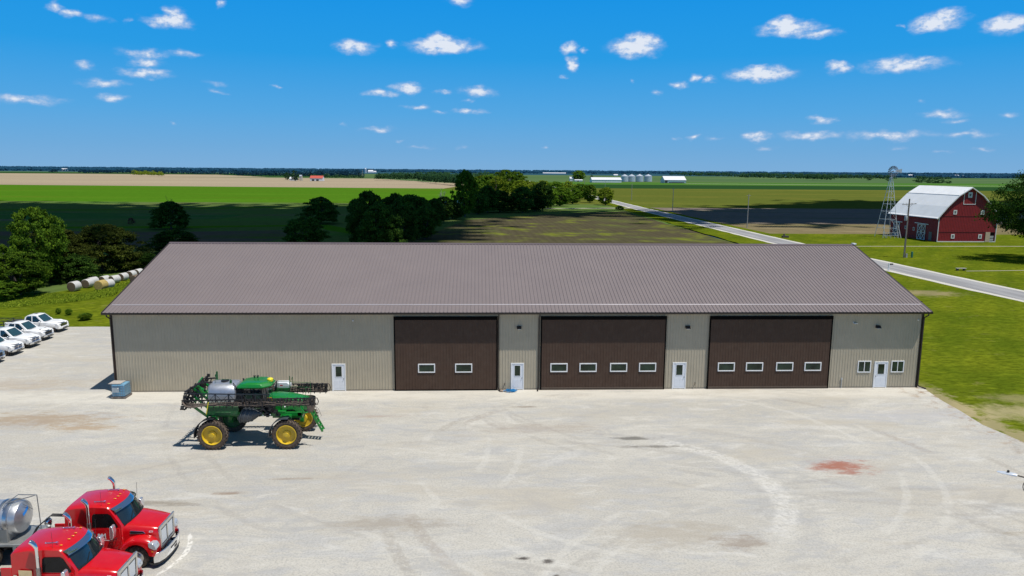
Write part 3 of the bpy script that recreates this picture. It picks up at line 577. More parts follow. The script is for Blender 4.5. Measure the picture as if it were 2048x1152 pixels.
        q = MB(); q.add([(x, s_*(y_), z) for x, y_, z in ((2.78,.985,1.58),(2.78,.975,1.72),(3.38,.90,1.64),(3.46,.885,1.55))], [(0,1,2,3)]); v_ = q.build('hood_vent', BLACK, t)
        q = MB(); P4 = [(2.78,.99,1.58),(2.78,.98,1.72),(3.38,.905,1.64),(3.46,.89,1.55)]
        for k in range(4): a, b2 = P4[k], P4[(k+1)%4]; q.tube([(a[0],s_*a[1],a[2]),(b2[0],s_*b2[1],b2[2])], .012, 5)
        q.build('vent_trim', CHROME, v_)
        # front fender with round wheel arch
        outer = [(4.04,.60),(4.10,.80),(4.08,1.02),(3.98,1.17),(3.76,1.30),(3.45,1.38),(3.10,1.40),(2.76,1.34),(2.50,1.19),(2.34,.98),(2.28,.80)]
        arch = [(3.10+.66*math.cos(R_(a)), .52+.66*math.sin(R_(a))) for a in range(155, 3, -12)]
        q = MB(); fl = []
        for yy, up, sh in ((.60,.16,0),(.78,.15,0),(.92,.10,0),(1.05,.045,0),(1.14,.0,.0),(1.195,-.05,.02),(1.215,-.12,.05)):
            fl.append([(x-(sh if x > 3.6 else -sh*.5), s_*yy, z+up*max(0, min(1, (z-.95)/.3))*(1 if up > 0 else 1)) for x, z in outer]+[(x, s_*yy, z) for x, z in arch])
        q.loft(fl); q.build('fender', RED, t, smooth=35)
        q = MB(); q.prism([(3.74,1.04),(3.72,1.26),(3.90,1.275),(4.06,1.20),(4.14,1.08),(4.14,.93),(4.0,.92)], 'y', min(s_*.86,s_*1.24), max(s_*.86,s_*1.24)); hl = q.build('headlight', LAMP_CLEAR, t, bevel=.05, seg=3)
        q = MB(); q.sphere((4.06,s_*1.0,1.05), (.09,.10,.09), 10, 8); q.build('reflector', CHROME, hl, smooth=60)
        q = MB(); q.box(3.9,3.96,min(s_*1.205,s_*1.225),max(s_*1.205,s_*1.225),.82,.88); q.build('marker_light', AMBER, t)
        # steps, fuel tank
        q = MB(); q.tube([(.2,s_*.86,.62),(2.1,s_*.86,.62)], .30, 18); q.build('fuel_tank', ALU, t, smooth=50)
        q = MB(); q.box(1.15,2.2,min(s_*.8,s_*1.14),max(s_*.8,s_*1.14),.86,.91); q.box(1.2,2.15,min(s_*.9,s_*1.18),max(s_*.9,s_*1.18),.42,.46); q.build('step', ALU, t)
        q = MB(); q.tube([(1.15,s_*.62,2.93),(1.55,s_*.62,2.955)], .02, 8); q.lathe([(.02,1.52),(.03,1.56),(.05,1.60),(.065,1.62),(.02,1.62)], (0,s_*.62,2.955), 'x', 10); q.sphere((1.15,s_*.62,2.93), .035, 8, 6); q.build('air_horn', CHROME, t, smooth=50)
        # wheels
        for x, yc, wd in ((3.10,.99,.28),(-3.5,.86,.5),(-4.75,.86,.5)):
            hw = wd/2; q = MB(); q.lathe([(.30,-hw*.9),(.44,-hw),(.50,-hw*.85),(.52,-hw*.6),(.52,hw*.6),(.50,hw*.85),(.44,hw),(.30,hw*.9)], (x,s_*yc,.52), 'y', 32)
            wl = q.build('wheel', RUBBER, t, smooth=30)
            q = MB(); e = s_*hw; q.lathe([(.30,e*.9),(.285,e*.95),(.26,e*.55),(.16,e*.45),(.15,e*.9),(.09,e*1.0),(.001,e*1.02)], (x,s_*yc,.52), 'y', 24); q.build('rim', ALU, wl, smooth=40)
    q = MB(); q.box(3.70,4.075,-.78,.78,.60,1.05); q.build('front_panel', RED, t, bevel=.03)
    # hood
    def hs(x, w_, zt, zb=.95):
        h = [(w_*1.02,zb),(w_*1.02,zt-.34),(w_*1.0,zt-.20),(w_*.93,zt-.07),(w_*.80,zt-.015),(w_*.4,zt+.02)]
        return [(x, y, z) for y, z in h]+[(x, 0, zt+.028)]+[(x, -y, z) for y, z in h[::-1]]
    q = MB(); q.loft([hs(2.42,.985,1.985),hs(2.75,.955,1.96),hs(3.2,.905,1.90),hs(3.7,.845,1.82),hs(4.02,.80,1.755),hs(4.06,.785,1.73)]); hd = q.build('hood', RED, t, smooth=45)
    q = MB(); q.loft([hs(2.395,.992,1.992),hs(2.425,.990,1.990)], cap=False); q.build('hood_seam', BLACK, hd)
    if num:
        q = MB(); dx = Vector((1,.105,-.14)).normalized(); text_mb(q, num, .125, (3.66,-.887,1.60), dx, Vector((.14,0,1)).normalized(), .012, .006); q.build('fleet_number', WHITE, hd)
    # grille
    q = MB(); o, i_ = [(-.80,1.77),(.80,1.77),(.70,.74),(-.70,.74)], [(-.66,1.60),(.66,1.60),(.60,.84),(-.60,.84)]
    for k in range(4):
        a, b_, c_, d_ = o[k], o[(k+1)%4], i_[(k+1)%4], i_[k]; q.add([(xx, y, z) for xx in (4.06,4.15) for y, z in (a,b_,c_,d_)], [(3,2,1,0),(4,5,6,7),(0,1,5,4),(2,3,7,6)])
    q.box(4.06,4.15,-.045,.045,.84,1.60); gr = q.build('grille_surround', mat('grille_steel', (.66,.65,.62), .28, .85, .05, 3), t, bevel=.012)
    for s_ in (-1, 1):
        q = MB(); q.add([(4.12,s_*.085,.90),(4.12,s_*.56,.90),(4.12,s_*.60,1.54),(4.12,s_*.085,1.54)], [(0,1,2,3)] if s_ > 0 else [(3,2,1,0)]); q.build('bug_screen', mat('pale_bug_screen', (.68,.70,.72), .5, .2, .06, 60), t)
    q = MB(); q.box(4.065,4.10,-.62,.62,.84,1.60); q.build('radiator', BLACK, t)
    q = MB(); q.sphere((4.12,0,1.80), (.04,.05,.035), 8, 6); q.build('hood_ornament', mat('emblem_red', (.25,.02,.02), .3), t)
    # bumper, plan outline
    fr = [(3.98,-1.22),(4.18,-1.12),(4.34,-.80),(4.40,-.35),(4.41,0),(4.40,.35),(4.34,.80),(4.18,1.12),(3.98,1.22)]
    q = MB(); q.prism(fr+[(x-.05, y*.97) for x, y in fr[::-1]], 'z', .30, .74); bp = q.build('bumper', CHROME, t, bevel=.015, smooth=30)
    q = MB(); q.box(4.392,4.42,-.30,.30,.52,.58); q.box(4.39,4.415,.05,.32,.36,.46); q.build('bumper_slot', BLACK, bp)
    q = MB(); q.prism([(x-.02, y) for x, y in fr]+[(x-.3, y*.9) for x, y in fr[::-1]], 'z', .20, .29); q.build('air_dam', BLACK, bp)
    # roof lights, antenna
    for y in (-.72,-.25,0,.25,.72):
        q = MB(); q.sphere((1.86-.1*abs(y),y,2.905-.02*abs(y)), (.06,.03,.022), 10, 6); q.build('marker_light', AMBER, t, smooth=60)
    q = MB(); q.tube([(2.2,.97,1.95),(2.22,1.03,3.1)], .008, 4); q.tube([(1.55,-.86,2.8),(1.55,-.87,3.5)], .006, 4); q.build('antenna', BLACK, t)
    # chassis
    q = MB(); q.box(-5.5,3.8,-.45,-.33,.72,.96); q.box(-5.5,3.8,.33,.45,.72,.96); q.box(-.9,-.5,-.5,.5,.7,1.0); q.box(-5.2,-3.0,-.55,.55,.62,.80); q.box(.2,4.0,-.7,.7,.55,.93)
    q.box(-2.3,-.9,-.8,.8,.90,.955); q.box(-.55,-.05,-.9,.9,.5,.9); q.build('chassis', mat('chassis_black', (.012,.012,.013), .5, .2, .3, 5), t)
    q = MB(); q.sphere((-.62,-.78,1.5), (.10,.10,.14), 10, 8); q.sphere((-.3,.80,2.22), (.09,.09,.09), 10, 8); q.build('air_cleaner_cap', CHROME, t, smooth=60)
    return t
def shorten(t):
    for o in t.children:
        if o.name.startswith('wheel') or o.name.startswith('exhaust'):
            if max(v.co.x for v in o.data.vertices) > 3:
                for q_ in [o]+list(o.children):
                    for v in q_.data.vertices: v.co.x -= .09
            continue
        for q_ in [o]+list(o.children):
            for v in q_.data.vertices:
                if v.co.x > 2.5: v.co.x = 2.5+(v.co.x-2.5)*.875
tA = truck('677', (10.45,-25.35,0), 'red semi truck with fleet number 677, farther one of the two, tank trailer behind it', True)
tB = truck('678', (10.40,-28.98,0), 'red semi truck numbered 678, nearest the camera, partly cut off at the bottom left', False)
shorten(tA); shorten(tB)
q = MB(); q.add([(.28,-1.056,1.35),(.28,-1.056,2.05),(.78,-1.056,2.02),(.78,-1.056,1.0),(.45,-1.056,1.0)], [(4,3,2,1,0)]); q.build('stainless_panel', mat('stainless_panel', (.72,.62,.42), .16, 1, .12, 4), tB)  # tan reflection painted into the chrome panel's base colour
q = MB(); q.box(-.02+.1,.1+.1,-1.062,-1.054,1.62,1.85); q.build('sleeper_vent', mat('tan_vent', (.6,.5,.4), .4), tB)

# tank trailer behind truck A
tt = thing('tank_trailer', 'stainless steel tank trailer with domed end, coupled behind the farther red truck', 'trailer', (5.0,-25.3,0), world=True)
cx, cy, cz, r = 8.0, -25.3, 1.98, .74
q = MB(); q.lathe([(.002,-2.2),(r*.7,-2.1),(r,-1.8),(r,7.72)], (0,cy,cz), 'x', 40); q.v = [(v[0]+.0, v[1], v[2]) for v in q.v]
tk = q.build('tank', mat('stainless_tank', (.60,.62,.66), .42, .75, .06, 1.5), tt, smooth=50)
q = MB(); q.lathe([(r+.045,7.58),(r+.06,7.66),(r+.045,7.76),(r-.02,7.78)], (0,cy,cz), 'x', 40); q.lathe([(r+.035,7.30),(r+.045,7.36),(r+.035,7.42)], (0,cy,cz), 'x', 40); q.build('ring', ALU, tk, smooth=50)
q = MB(); q.lathe([(r,7.72),(r*.985,8.0),(r*.93,8.07),(r*.90,8.08),(r*.84,8.10),(r*.6,8.20),(r*.3,8.26),(.002,8.28)], (0,cy,cz), 'x', 40); hd = q.build('tank_head', mat('dished_head_steel', (.56,.57,.59), .38, .8, .12, 4), tk, smooth=30)
q = MB(); hp_ = lambda y, z: (float(np.interp(math.hypot(y, z), [0,.3*r,.6*r,.84*r], [8.28,8.265,8.205,8.105]))+.012, cy+y, cz+z)
q.loft([[hp_(-.30+.42*k/6, .14+.22*k/6+o_) for k in range(7)] for o_ in (0,.06,.12)], closed=False, cap=False); q.build('blue_sticker', mat('blue_film', (.01,.22,.7), .4), hd)
q = MB(); q.tube([(7.55,cy-.55,cz+.62),(7.6,cy-.4,cz+.80),(8.3,cy+.3,cz+.80),(8.42,cy+.5,cz+.78),(8.45,cy+.55,.95)], .022, 6); q.tube([(7.6,cy-.4,cz+.80),(7.6,cy+.5,cz+.80),(8.42,cy+.5,cz+.78)], .02, 6); q.tube([(8.2,cy-.2,cz+.68),(8.33,cy+.28,cz+.2)], .014, 5); q.build('guard_rail', mat('rail_grey', (.25,.26,.27), .4, .6), tt)
q = MB(); q.box(-2.4,8.5,cy-.92,cy+.92,.98,1.10); q.box(7.35,7.75,cy-.75,cy+.75,1.10,1.75); q.box(-2.2,7.4,cy-1.0,cy-.86,1.10,1.28)
q.build('deck', mat('trailer_deck', (.33,.34,.33), .4, .5, .15, 3), tt, bevel=.02)
q = MB(); q.prism([(8.5,cy-.92),(8.5,cy+.92),(9.35,cy+.5),(9.35,cy-.5)], 'z', .98, 1.09); q.build('gooseneck_plate', mat('plate_grey', (.36,.37,.36), .45, .4), tt, bevel=.01)
q = MB(); q.lathe([(.002,0),(.13,0)], (7.2,0,1.42), 'y', 20); q.v = [(v[0], v[1]+cy-1.012, v[2]) for v in q.v]; q.build('hose_port', BLACK, tt)
q = MB(); q.box(-2.0,7.3,cy-1.012,cy-.99,1.10,1.55); q.build('side_skirt', mat('skirt_grey', (.42,.43,.41), .42, .4, .1, 3), tt)
for k, cc in ((0,(.6,.02,.03)),(1,(.8,.8,.8)),(2,(.6,.02,.03))):
    q = MB(); q.box(5.9+k*.42,6.3+k*.42,cy-1.022,cy-1.013,1.49,1.545); q.build('reflective_tape', mat('tape%d' % k, cc, .4), tt)
q = MB(); q.sphere((9.05,cy+.12,1.62), (.17,.17,.22), 14, 10); q.tube([(9.05,cy+.12,1.1),(9.05,cy+.12,1.5)], .1, 10); q.build('chrome_canister', CHROME, tt, smooth=60)
q = MB()
for dy in (0, .1, .2):
    q.tube([(8.55,cy-.5+dy,1.1),(8.8,cy-.35+dy,1.6),(9.2,cy+.05+dy,1.95),(9.7,cy+.3+dy,1.8),(10.3,cy+.3+dy,1.4)], .025, 6)
q.build('air_hose', BLACK, tt, smooth=60)
for x in (-.6, -1.9):
    for s_ in (-1, 1):
        q = MB(); q.lathe([(.28,-.25),(.46,-.27),(.5,-.2),(.5,.2),(.46,.27),(.28,.25)], (x,cy+s_*.85,.5), 'y', 24); wl = q.build('wheel', RUBBER, tt, smooth=30)
q = MB(); q.box(7.9,8.05,cy-.7,cy-.55,.05,1.0); q.box(7.9,8.05,cy+.55,cy+.7,.05,1.0); q.box(7.85,8.1,cy-.78,cy-.47,.006,.05); q.box(7.85,8.1,cy+.47,cy+.78,.006,.05); q.build('landing_leg', GALV, tt)

# ------------------------------------------------------------------ self-propelled sprayer
GRN = mat('green_paint', (.004,.20,.025), .3, 0, .08, 2, coat=.5, dirt=(.12,.13,.07), dirt_amt=.12)
DUSTY = mat('dusty_tractor_tyre', (.085,.066,.054), .9, 0, .35, 5, dirt=(.20,.155,.12), dirt_amt=.7, spec=.05)
DGRN = mat('dusty_dark_green', (.008,.105,.025), .5, 0, .2, 4, dirt=(.15,.13,.09), dirt_amt=.35)
YEL = mat('yellow_rim_paint', (.66,.45,.02), .4, 0, .08, 2, dirt=(.35,.26,.10), dirt_amt=.5)
BOOM = mat('black_boom_steel', (.018,.017,.018), .5, .1, .4, 6, dirt=(.13,.10,.09), dirt_amt=.3)
HOSE = mat('dusty_hose', (.15,.115,.09), .7, 0, .4, 5)
PLAS = mat('grey_black_plastic', (.055,.062,.072), .4, 0, .15, 2)
sp = thing('crop_sprayer', 'green high-clearance crop sprayer with yellow wheels, steel tank and folded black booms', 'farm machine', (14.2,-10.7,0), world=True)
WH = [(11.82,-12.32,-1),(16.42,-12.32,-1),(12.02,-9.12,1),(16.72,-9.12,1)]
for wx, wy, sd in WH:
    rr, hw = .96, .21; q = MB()
    q.lathe([(.62,-hw*.75),(.70,-hw*.95),(.82,-hw),(.88,-hw*.9),(.90,-hw*.6),(.90,hw*.6),(.88,hw*.9),(.82,hw),(.70,hw*.95),(.62,hw*.75)], (wx,wy,rr), 'y', 48)
    n = 26
    for k in range(n):
        for s_ in (-1, 1):
            a = 2*math.pi*(k+(0 if s_ > 0 else .5))/n; a2 = a+.13
            def P(aa, r_, y_): return (wx+r_*math.sin(aa), wy+y_, rr+r_*math.cos(aa))
            da = .040; y0, y1 = s_*.02, s_*.225
            q.add([P(a-da,.88,y0),P(a+da,.88,y0),P(a2+da,.88,y1),P(a2-da,.88,y1),P(a-da,.958,y0),P(a+da,.958,y0),P(a2+da*.9,.945,y1*.98),P(a2-da*.9,.945,y1*.98)], [(0,1,2,3),(4,5,6,7),(0,1,5,4),(1,2,6,5),(2,3,7,6),(3,0,4,7)])
    wl = q.build('wheel', DUSTY, sp, smooth=25)
    q = MB(); e = sd*.21; q.lathe([(.635,e*.95),(.60,e*1.02),(.575,e*.7),(.56,e*.15),(.45,e*.02),(.26,e*.10),(.24,e*.45),(.13,e*.5),(.125,e*.95),(.001,e*.98)], (wx,wy,rr), 'y', 40); rim = q.build('rim', YEL, wl, smooth=35)
    q = MB(); e = -sd*.21; q.lathe([(.635,e*.95),(.60,e*1.02),(.575,e*.6),(.30,e*.4),(.28,e*1.6),(.001,e*1.7)], (wx,wy,rr), 'y', 32); q.build('wheel_motor', YEL if wx > 14 else DGRN, wl, smooth=35)
    q = MB(); yi = wy-sd*.42; q.box(wx-.13,wx+.13,yi-.09,yi+.09,.80,2.05); q.tube([(wx,yi,.96),(wx,wy-sd*.1,.96)], .14, 12); q.tube([(wx+.17,yi,1.2),(wx+.17,yi,1.95)], .055, 8); q.box(wx-.16,wx+.16,min(yi,-10.72+sd*.8),max(yi,-10.72+sd*.8),1.78,1.98); q.build('leg_strut', GRN, sp, bevel=.02)
    # curved fender over the rear half of each near and far tyre
    q = MB(); a0, a1 = (-98, 8); N = 16; R0 = 1.10; rings = []
    for k in range(N+1):
        a = R_(a0+(a1-a0)*k/N); ring = []
        for y_, dr in ((-.26,-.05),(-.25,0),(.25,0),(.26,-.05),(.24,-.03),(-.24,-.03)): ring.append((wx+(R0+dr)*math.sin(a), wy+y_, rr+(R0+dr)*math.cos(a)))
        rings.append(ring)
    q.loft(rings); q.build('fender', PLAS if wx > 14 else BLACK, sp, smooth=40)
q = MB(); q.box(11.2,17.2,-11.5,-11.25,1.85,2.12); q.box(11.2,17.2,-10.15,-9.9,1.85,2.12); q.box(11.3,11.5,-11.5,-9.9,1.85,2.1); q.box(13.6,13.8,-11.5,-9.9,1.85,2.1); q.box(16.9,17.2,-11.5,-9.9,1.85,2.1); q.box(15.3,17.2,-11.4,-10.0,1.7,2.0); q.build('frame', GRN, sp, bevel=.02)
q = MB(); q.box(11.42,13.35,-11.98,-11.82,2.12,2.66); q.box(11.42,13.35,-9.5,-9.4,2.12,2.6); q.box(11.38,11.52,-11.9,-9.5,2.1,2.7); q.box(11.45,13.3,-11.95,-9.5,2.06,2.12); q.box(11.9,12.9,-12.02,-11.98,2.28,2.32); q.build('side_panel', DGRN, sp, bevel=.02)
# stainless tank: rounded section along x
def sec(x, wy_, hz, cz_, n=28, p=2.9):
    out = []
    for k in range(n):
        a = 2*math.pi*k/n; c_, s_ = math.cos(a), math.sin(a)
        out.append((x, -10.72+wy_*math.copysign(abs(c_)**(2/p), c_), cz_+hz*math.copysign(abs(s_)**(2/p), s_)))
    return out
q = MB(); q.loft([sec(11.28,.62,.55,3.12),sec(11.31,.80,.74,3.12),sec(11.40,.90,.83,3.12),sec(11.50,.92,.85,3.12),sec(12.92,.92,.85,3.12),sec(13.00,.89,.82,3.12),sec(13.08,.79,.73,3.12),sec(13.11,.6,.55,3.12)]); tk = q.build('spray_tank', mat('satin_stainless', (.56,.58,.63), .42, .75, .08, 2.5, dirt=(.45,.42,.4), dirt_amt=.4), sp, smooth=40)
q = MB(); q.lathe([(.25,3.97),(.25,4.03),(.1,4.06),(.002,4.06)], (12.2,-10.72,0), 'z', 20); q.build('tank_lid', BLACK, tk)
q = MB(); 
for x in (11.7, 12.68): q.tube([(x,-11.1,3.95),(x,-11.1,4.2)], .016, 5)
q.tube([(11.7,-11.1,4.2),(12.68,-11.1,4.2)], .018, 5); q.box(12.62,12.74,-11.14,-11.02,3.92,4.12); q.build('tank_rail', DGRN, tk)
q = MB(); q.box(11.46,11.55,-10.2,-10.1,3.7,4.45); q.box(11.38,11.46,-10.2,-10.1,4.1,4.25); q.build('work_light_post', DGRN, sp)
# cab
def csec(z, x0, x1, w_, ch=.12): return [(x0,-10.72-w_+ch,z),(x0+ch,-10.72-w_,z),(x1-ch*2.2,-10.72-w_,z),(x1,-10.72-w_*.55,z),(x1,-10.72+w_*.55,z),(x1-ch*2.2,-10.72+w_,z),(x0+ch,-10.72+w_,z),(x0,-10.72+w_-ch,z)]
q = MB(); q.loft([csec(2.5,13.55,14.95,.72),csec(2.9,13.45,15.12,.78),csec(3.72,13.5,14.98,.80)]); cb = q.build('cab', GLASS, sp, smooth=25)
q = MB()
for px_ in (13.6, 14.22, 14.72):
    for s_ in (-1, 1): q.bar((px_,-10.72+s_*.80,2.5),(px_-.02,-10.72+s_*.81,3.74), .07)
q.box(13.5,15.0,-11.5,-9.94,2.42,2.56); q.box(13.42,13.56,-11.3,-10.1,2.5,3.7); q.build('cab_pillar', BLACK, cb)
q = MB(); q.box(14.28,14.66,-11.545,-11.535,3.02,3.42); q.box(13.7,14.12,-11.545,-11.535,2.9,3.3); q.build('cab_window_reflection', mat('painted_reflection', (.03,.06,.045), .08, 0, .5, 3, coat=.5), cb)  # greenish patches paint a reflection onto the cab glass
q = MB(); q.loft([csec(3.70,13.10,15.22,.90,.2),csec(3.80,13.12,15.28,.92,.22),csec(3.97,13.34,15.16,.84,.22),csec(4.05,13.66,15.05,.70,.2)]); rf = q.build('cab_roof', GRN, cb, smooth=20, bevel=.03)
q = MB(); q.sphere((15.06,-10.72,4.08), (.20,.20,.11), 16, 8); q.lathe([(.18,3.95),(.20,4.03),(.2,4.09)], (15.06,-10.72,0), 'z', 16); q.build('satellite_receiver', mat('yellow_dome', (.85,.72,.03), .35), cb, smooth=60)
for x in (13.95, 14.16):
    q = MB(); q.tube([(x,-10.3,4.02),(x,-10.3,4.14)], .03); q.sphere((x,-10.3,4.18), (.085,.085,.05), 10, 6); q.build('roof_antenna', BLACK, cb, smooth=60)
for s_ in (-1, 1):
    q = MB(); q.tube([(15.0,-10.72+s_*.8,3.6),(15.15,-10.72+s_*1.15,3.62),(15.15,-10.72+s_*1.15,3.5)], .02); q.box(15.1,15.16,-10.72+s_*1.15-.12,-10.72+s_*1.15+.12,3.15,3.55); q.build('mirror', BLACK, cb)
# engine gear behind the cab and hood ahead
q = MB(); q.box(13.12,13.48,-11.45,-10.0,2.3,3.62); q.box(13.15,13.45,-11.62,-11.45,2.5,3.3); q.tube([(13.2,-10.2,3.3),(13.2,-10.2,4.0)], .06, 8); q.tube([(13.14,-11.3,3.4),(13.1,-11.5,3.85),(12.9,-11.3,4.0)], .035, 6); q.build('rear_equipment', BLACK, sp, bevel=.03)
def hsx(x, w_, zt, zb): return [(x,-10.72-w_,zb),(x,-10.72-w_,zt-.16),(x,-10.72-w_*.82,zt-.03),(x,-10.72,zt+.02),(x,-10.72+w_*.82,zt-.03),(x,-10.72+w_,zt-.16),(x,-10.72+w_,zb)]
q = MB(); q.loft([hsx(15.02,.58,3.12,2.2),hsx(15.6,.60,3.14,2.2),hsx(16.4,.60,3.06,2.2),hsx(17.1,.56,2.92,2.2),hsx(17.45,.52,2.84,2.2)]); q.build('hood', GRN, sp, smooth=30)
q = MB(); q.box(15.0,15.3,-11.34,-11.30,2.9,3.05); q.box(15.2,15.5,-11.34,-11.31,2.86,2.92); q.build('yellow_stripe', YEL, sp)
q = MB(); q.lathe([(.50,2.86),(.50,2.7),(.42,2.1),(.34,1.9),(.05,1.86)], (17.42,-10.72,0), 'z', 24); q.build('nose_screen', mat('dusty_radiator_screen', (.17,.13,.10), .8, .1, .3, 6), sp, smooth=40)
q = MB(); q.bar((16.9,-11.42,2.72),(17.35,-11.25,1.98), .14, .06); q.bar((17.35,-11.25,1.98),(17.75,-10.6,1.98), .10, .06); q.prism([(15.9,2.62),(16.95,2.78),(17.35,2.0),(17.15,1.9),(16.6,2.3),(15.9,2.2)], 'y', -11.42, -11.36); q.box(14.9,16.2,-11.6,-11.3,2.0,2.22); q.box(15.9,16.5,-11.75,-11.2,1.62,2.0); q.build('front_guard', GRN, sp, bevel=.02)
q = MB(); q.box(16.0,17.0,-11.3,-10.2,1.5,1.85); q.box(14.6,16.0,-11.2,-10.2,1.95,2.6); q.box(14.9,15.5,-11.75,-11.2,2.15,2.7); q.build('engine', BLACK, sp, bevel=.04)
# ribbed black tank slung below the cab
q = MB(); cxx = [(13.38,.12),(13.42,.30),(13.52,.42),(13.68,.47)]+[(13.68+.1*k,.47-.008*k) for k in range(1,6)]+[(14.3,.38),(14.5,.27),(14.66,.15),(14.74,.04)]
rings = []
for x, r_ in cxx: rings.append([(x+.12*math.sin(2*math.pi*k/22), -11.95+r_*.85*math.cos(2*math.pi*k/22), 2.1+r_*math.sin(2*math.pi*k/22)) for k in range(22)])
q.loft(rings); ft = q.build('fuel_tank', PLAS, sp, smooth=50)
q = MB()
for x, r_ in ((13.62,.48),(13.86,.475),(14.10,.45),(14.32,.40)):
    q.tube([(x+.14*math.sin(a)+.06*math.cos(a), -11.95+r_*.86*math.cos(a), 2.1+r_*1.01*math.sin(a)) for a in [2*math.pi*k/22 for k in range(23)]], .022, 5)
q.build('tank_rib', mat('rib_plastic', (.10,.11,.12), .4), ft)
q = MB()
for k in range(14):
    x = 14.5+rnd.random()*1.2; z = 1.95+rnd.random()*.8; q.box(x, x+.1+.12*rnd.random(), -11.9-.2*rnd.random(), -11.6, z, z+.08+.12*rnd.random())
q.tube([(14.5,-11.9,2.35),(14.9,-11.95,2.5),(15.1,-11.85,2.3)], .09, 8); q.build('filter_plumbing', BLACK, sp, bevel=.015)
q = MB()
for x, z in ((14.85,2.05),(15.12,1.98),(15.3,2.1),(16.25,2.62),(13.4,1.95)): q.sphere((x,-11.92,z), .05, 8, 6)
q.build('white_fitting', WHITE, sp, smooth=60)
# booms folded along both sides
def boom(y, x0, x1, zt0, zt1, zb0, zb1, sd, dense):
    q = MB(); n = 30; zt = lambda x: zt0+(zt1-zt0)*(x-x0)/(x1-x0); zb = lambda x: zb0+(zb1-zb0)*(x-x0)/(x1-x0)
    q.bar((x0,y,zt0),(x1,y,zt1), .07); q.bar((x0,y,zb0),(x1,y,zb1), .06); q.bar((x0,y-.26*sd*-1,zb0+.02),(x1,y+.26*sd,zb1+.02), .05)
    for k in range(n):
        a = x0+(x1-x0)*k/n; b_ = x0+(x1-x0)*(k+1)/n; m_ = (a+b_)/2
        q.bar((a,y,zb(a)),(m_,y,zt(m_)), .028); q.bar((m_,y,zt(m_)),(b_,y,zb(b_)), .028); q.bar((a,y,zb(a)),(m_,y+.26*sd,zb(m_)+.02), .022)
    o = q.build('boom', BOOM, sp)
    for x_s, x_e, zo in dense:
        q = MB(); zm = lambda x: (zt(x)*zo+zb(x)*(1-zo))
        for lane in (-.09, .0, .10):
            q.bar((x_s,y-.05*sd,zm(x_s)+lane),(x_e,y-.05*sd,zm(x_e)+lane), .035)
        k = x_s
        while k < x_e:
            q.box(k,k+.05+.07*rnd.random(),y-.14,y+.10,zm(k)-.14,zm(k)+.05+.12*rnd.random()); k += .13+.1*rnd.random()
        q.build('boom_section', BOOM, o)
    q = MB(); k = x0+.3
    while k < x1-.1:
        q.box(k-.02,k+.02,y-.04,y+.04,zb(k)-.16,zb(k)+.01); k += .38
    q.build('nozzle', BLACK, o)
    q = MB()
    for j in range(5):
        pts = []; k = x0+.2
        while k < x1-.2:
            pts.append((k, y-.10-.05*rnd.random(), zb(k)+(zt(k)-zb(k))*(.1+.13*j)+.09*(rnd.random()-.5))); k += .28
        q.tube(pts, .016, 5)
    q.build('spray_hose', HOSE, o)
    q = MB(); q.tube([(x1-.05,y,zt1+.02),(x1+.10,y,zt1+.0),(x1+.18,y,(zt1+zb1)/2),(x1+.10,y,zb1+.02),(x1-.05,y,zb1)], .028, 6); q.build('end_hoop', mat('rusty_hoop', (.05,.035,.03), .6), o)
    return o
bn = boom(-12.32, 10.15, 18.28, 3.18, 3.30, 2.84, 2.86, 1, [(12.6,18.2,.30),(13.8,18.2,.75)])
bf = boom(-8.88, 10.3, 18.34, 3.22, 3.20, 2.74, 2.70, -1, [(12.0,18.3,.35),(16.4,18.3,.8)])
q = MB(); q.bar((10.25,-12.40,3.66),(15.3,-12.36,3.56), .06)
for k in range(6):
    x = 11.3+k*.82; q.bar((x,-12.38,2.9),(x,-12.38,3.62), .07 if k%2 == 0 else .05)
    q.bar((x,-12.38,3.60),(x-.42,-12.38,3.16), .025); q.bar((x,-12.38,3.60),(x+.40,-12.38,3.16), .025)
q.build('upper_rail', mat('dark_blue_black_rail', (.018,.024,.034), .4, .2), bn)
q = MB(); q.bar((11.55,-12.48,2.35),(11.72,-12.48,3.12), .05); q.build('yellow_strap', mat('yellow_strap', (.7,.6,.03), .5), bn)
q = MB(); q.tube([(10.1,-12.4,3.1),(10.3,-12.45,2.86),(10.8,-12.48,2.80),(11.4,-12.45,2.92),(12.2,-12.45,3.0)], .05, 7); q.tube([(10.0,-12.3,3.2),(10.25,-12.4,2.92),(10.9,-12.4,2.86),(11.5,-12.4,2.98)], .03, 6); q.build('main_hose', HOSE, bn, smooth=50)
q = MB(); 
for dx, dz in ((0,0),(.12,-.1)):
    q.tube([(18.2,-12.3,2.8),(18.32+dx,-12.3,2.6),(18.48+dx,-12.3,2.25+dz),(18.35+dx,-12.3,2.1+dz),(18.1,-12.3,2.4)], .012, 4)
q.tube([(17.7,-12.3,3.3),(17.9,-12.3,3.5),(18.1,-12.3,3.32)], .012, 4); q.build('loose_wire', BLACK, bn)
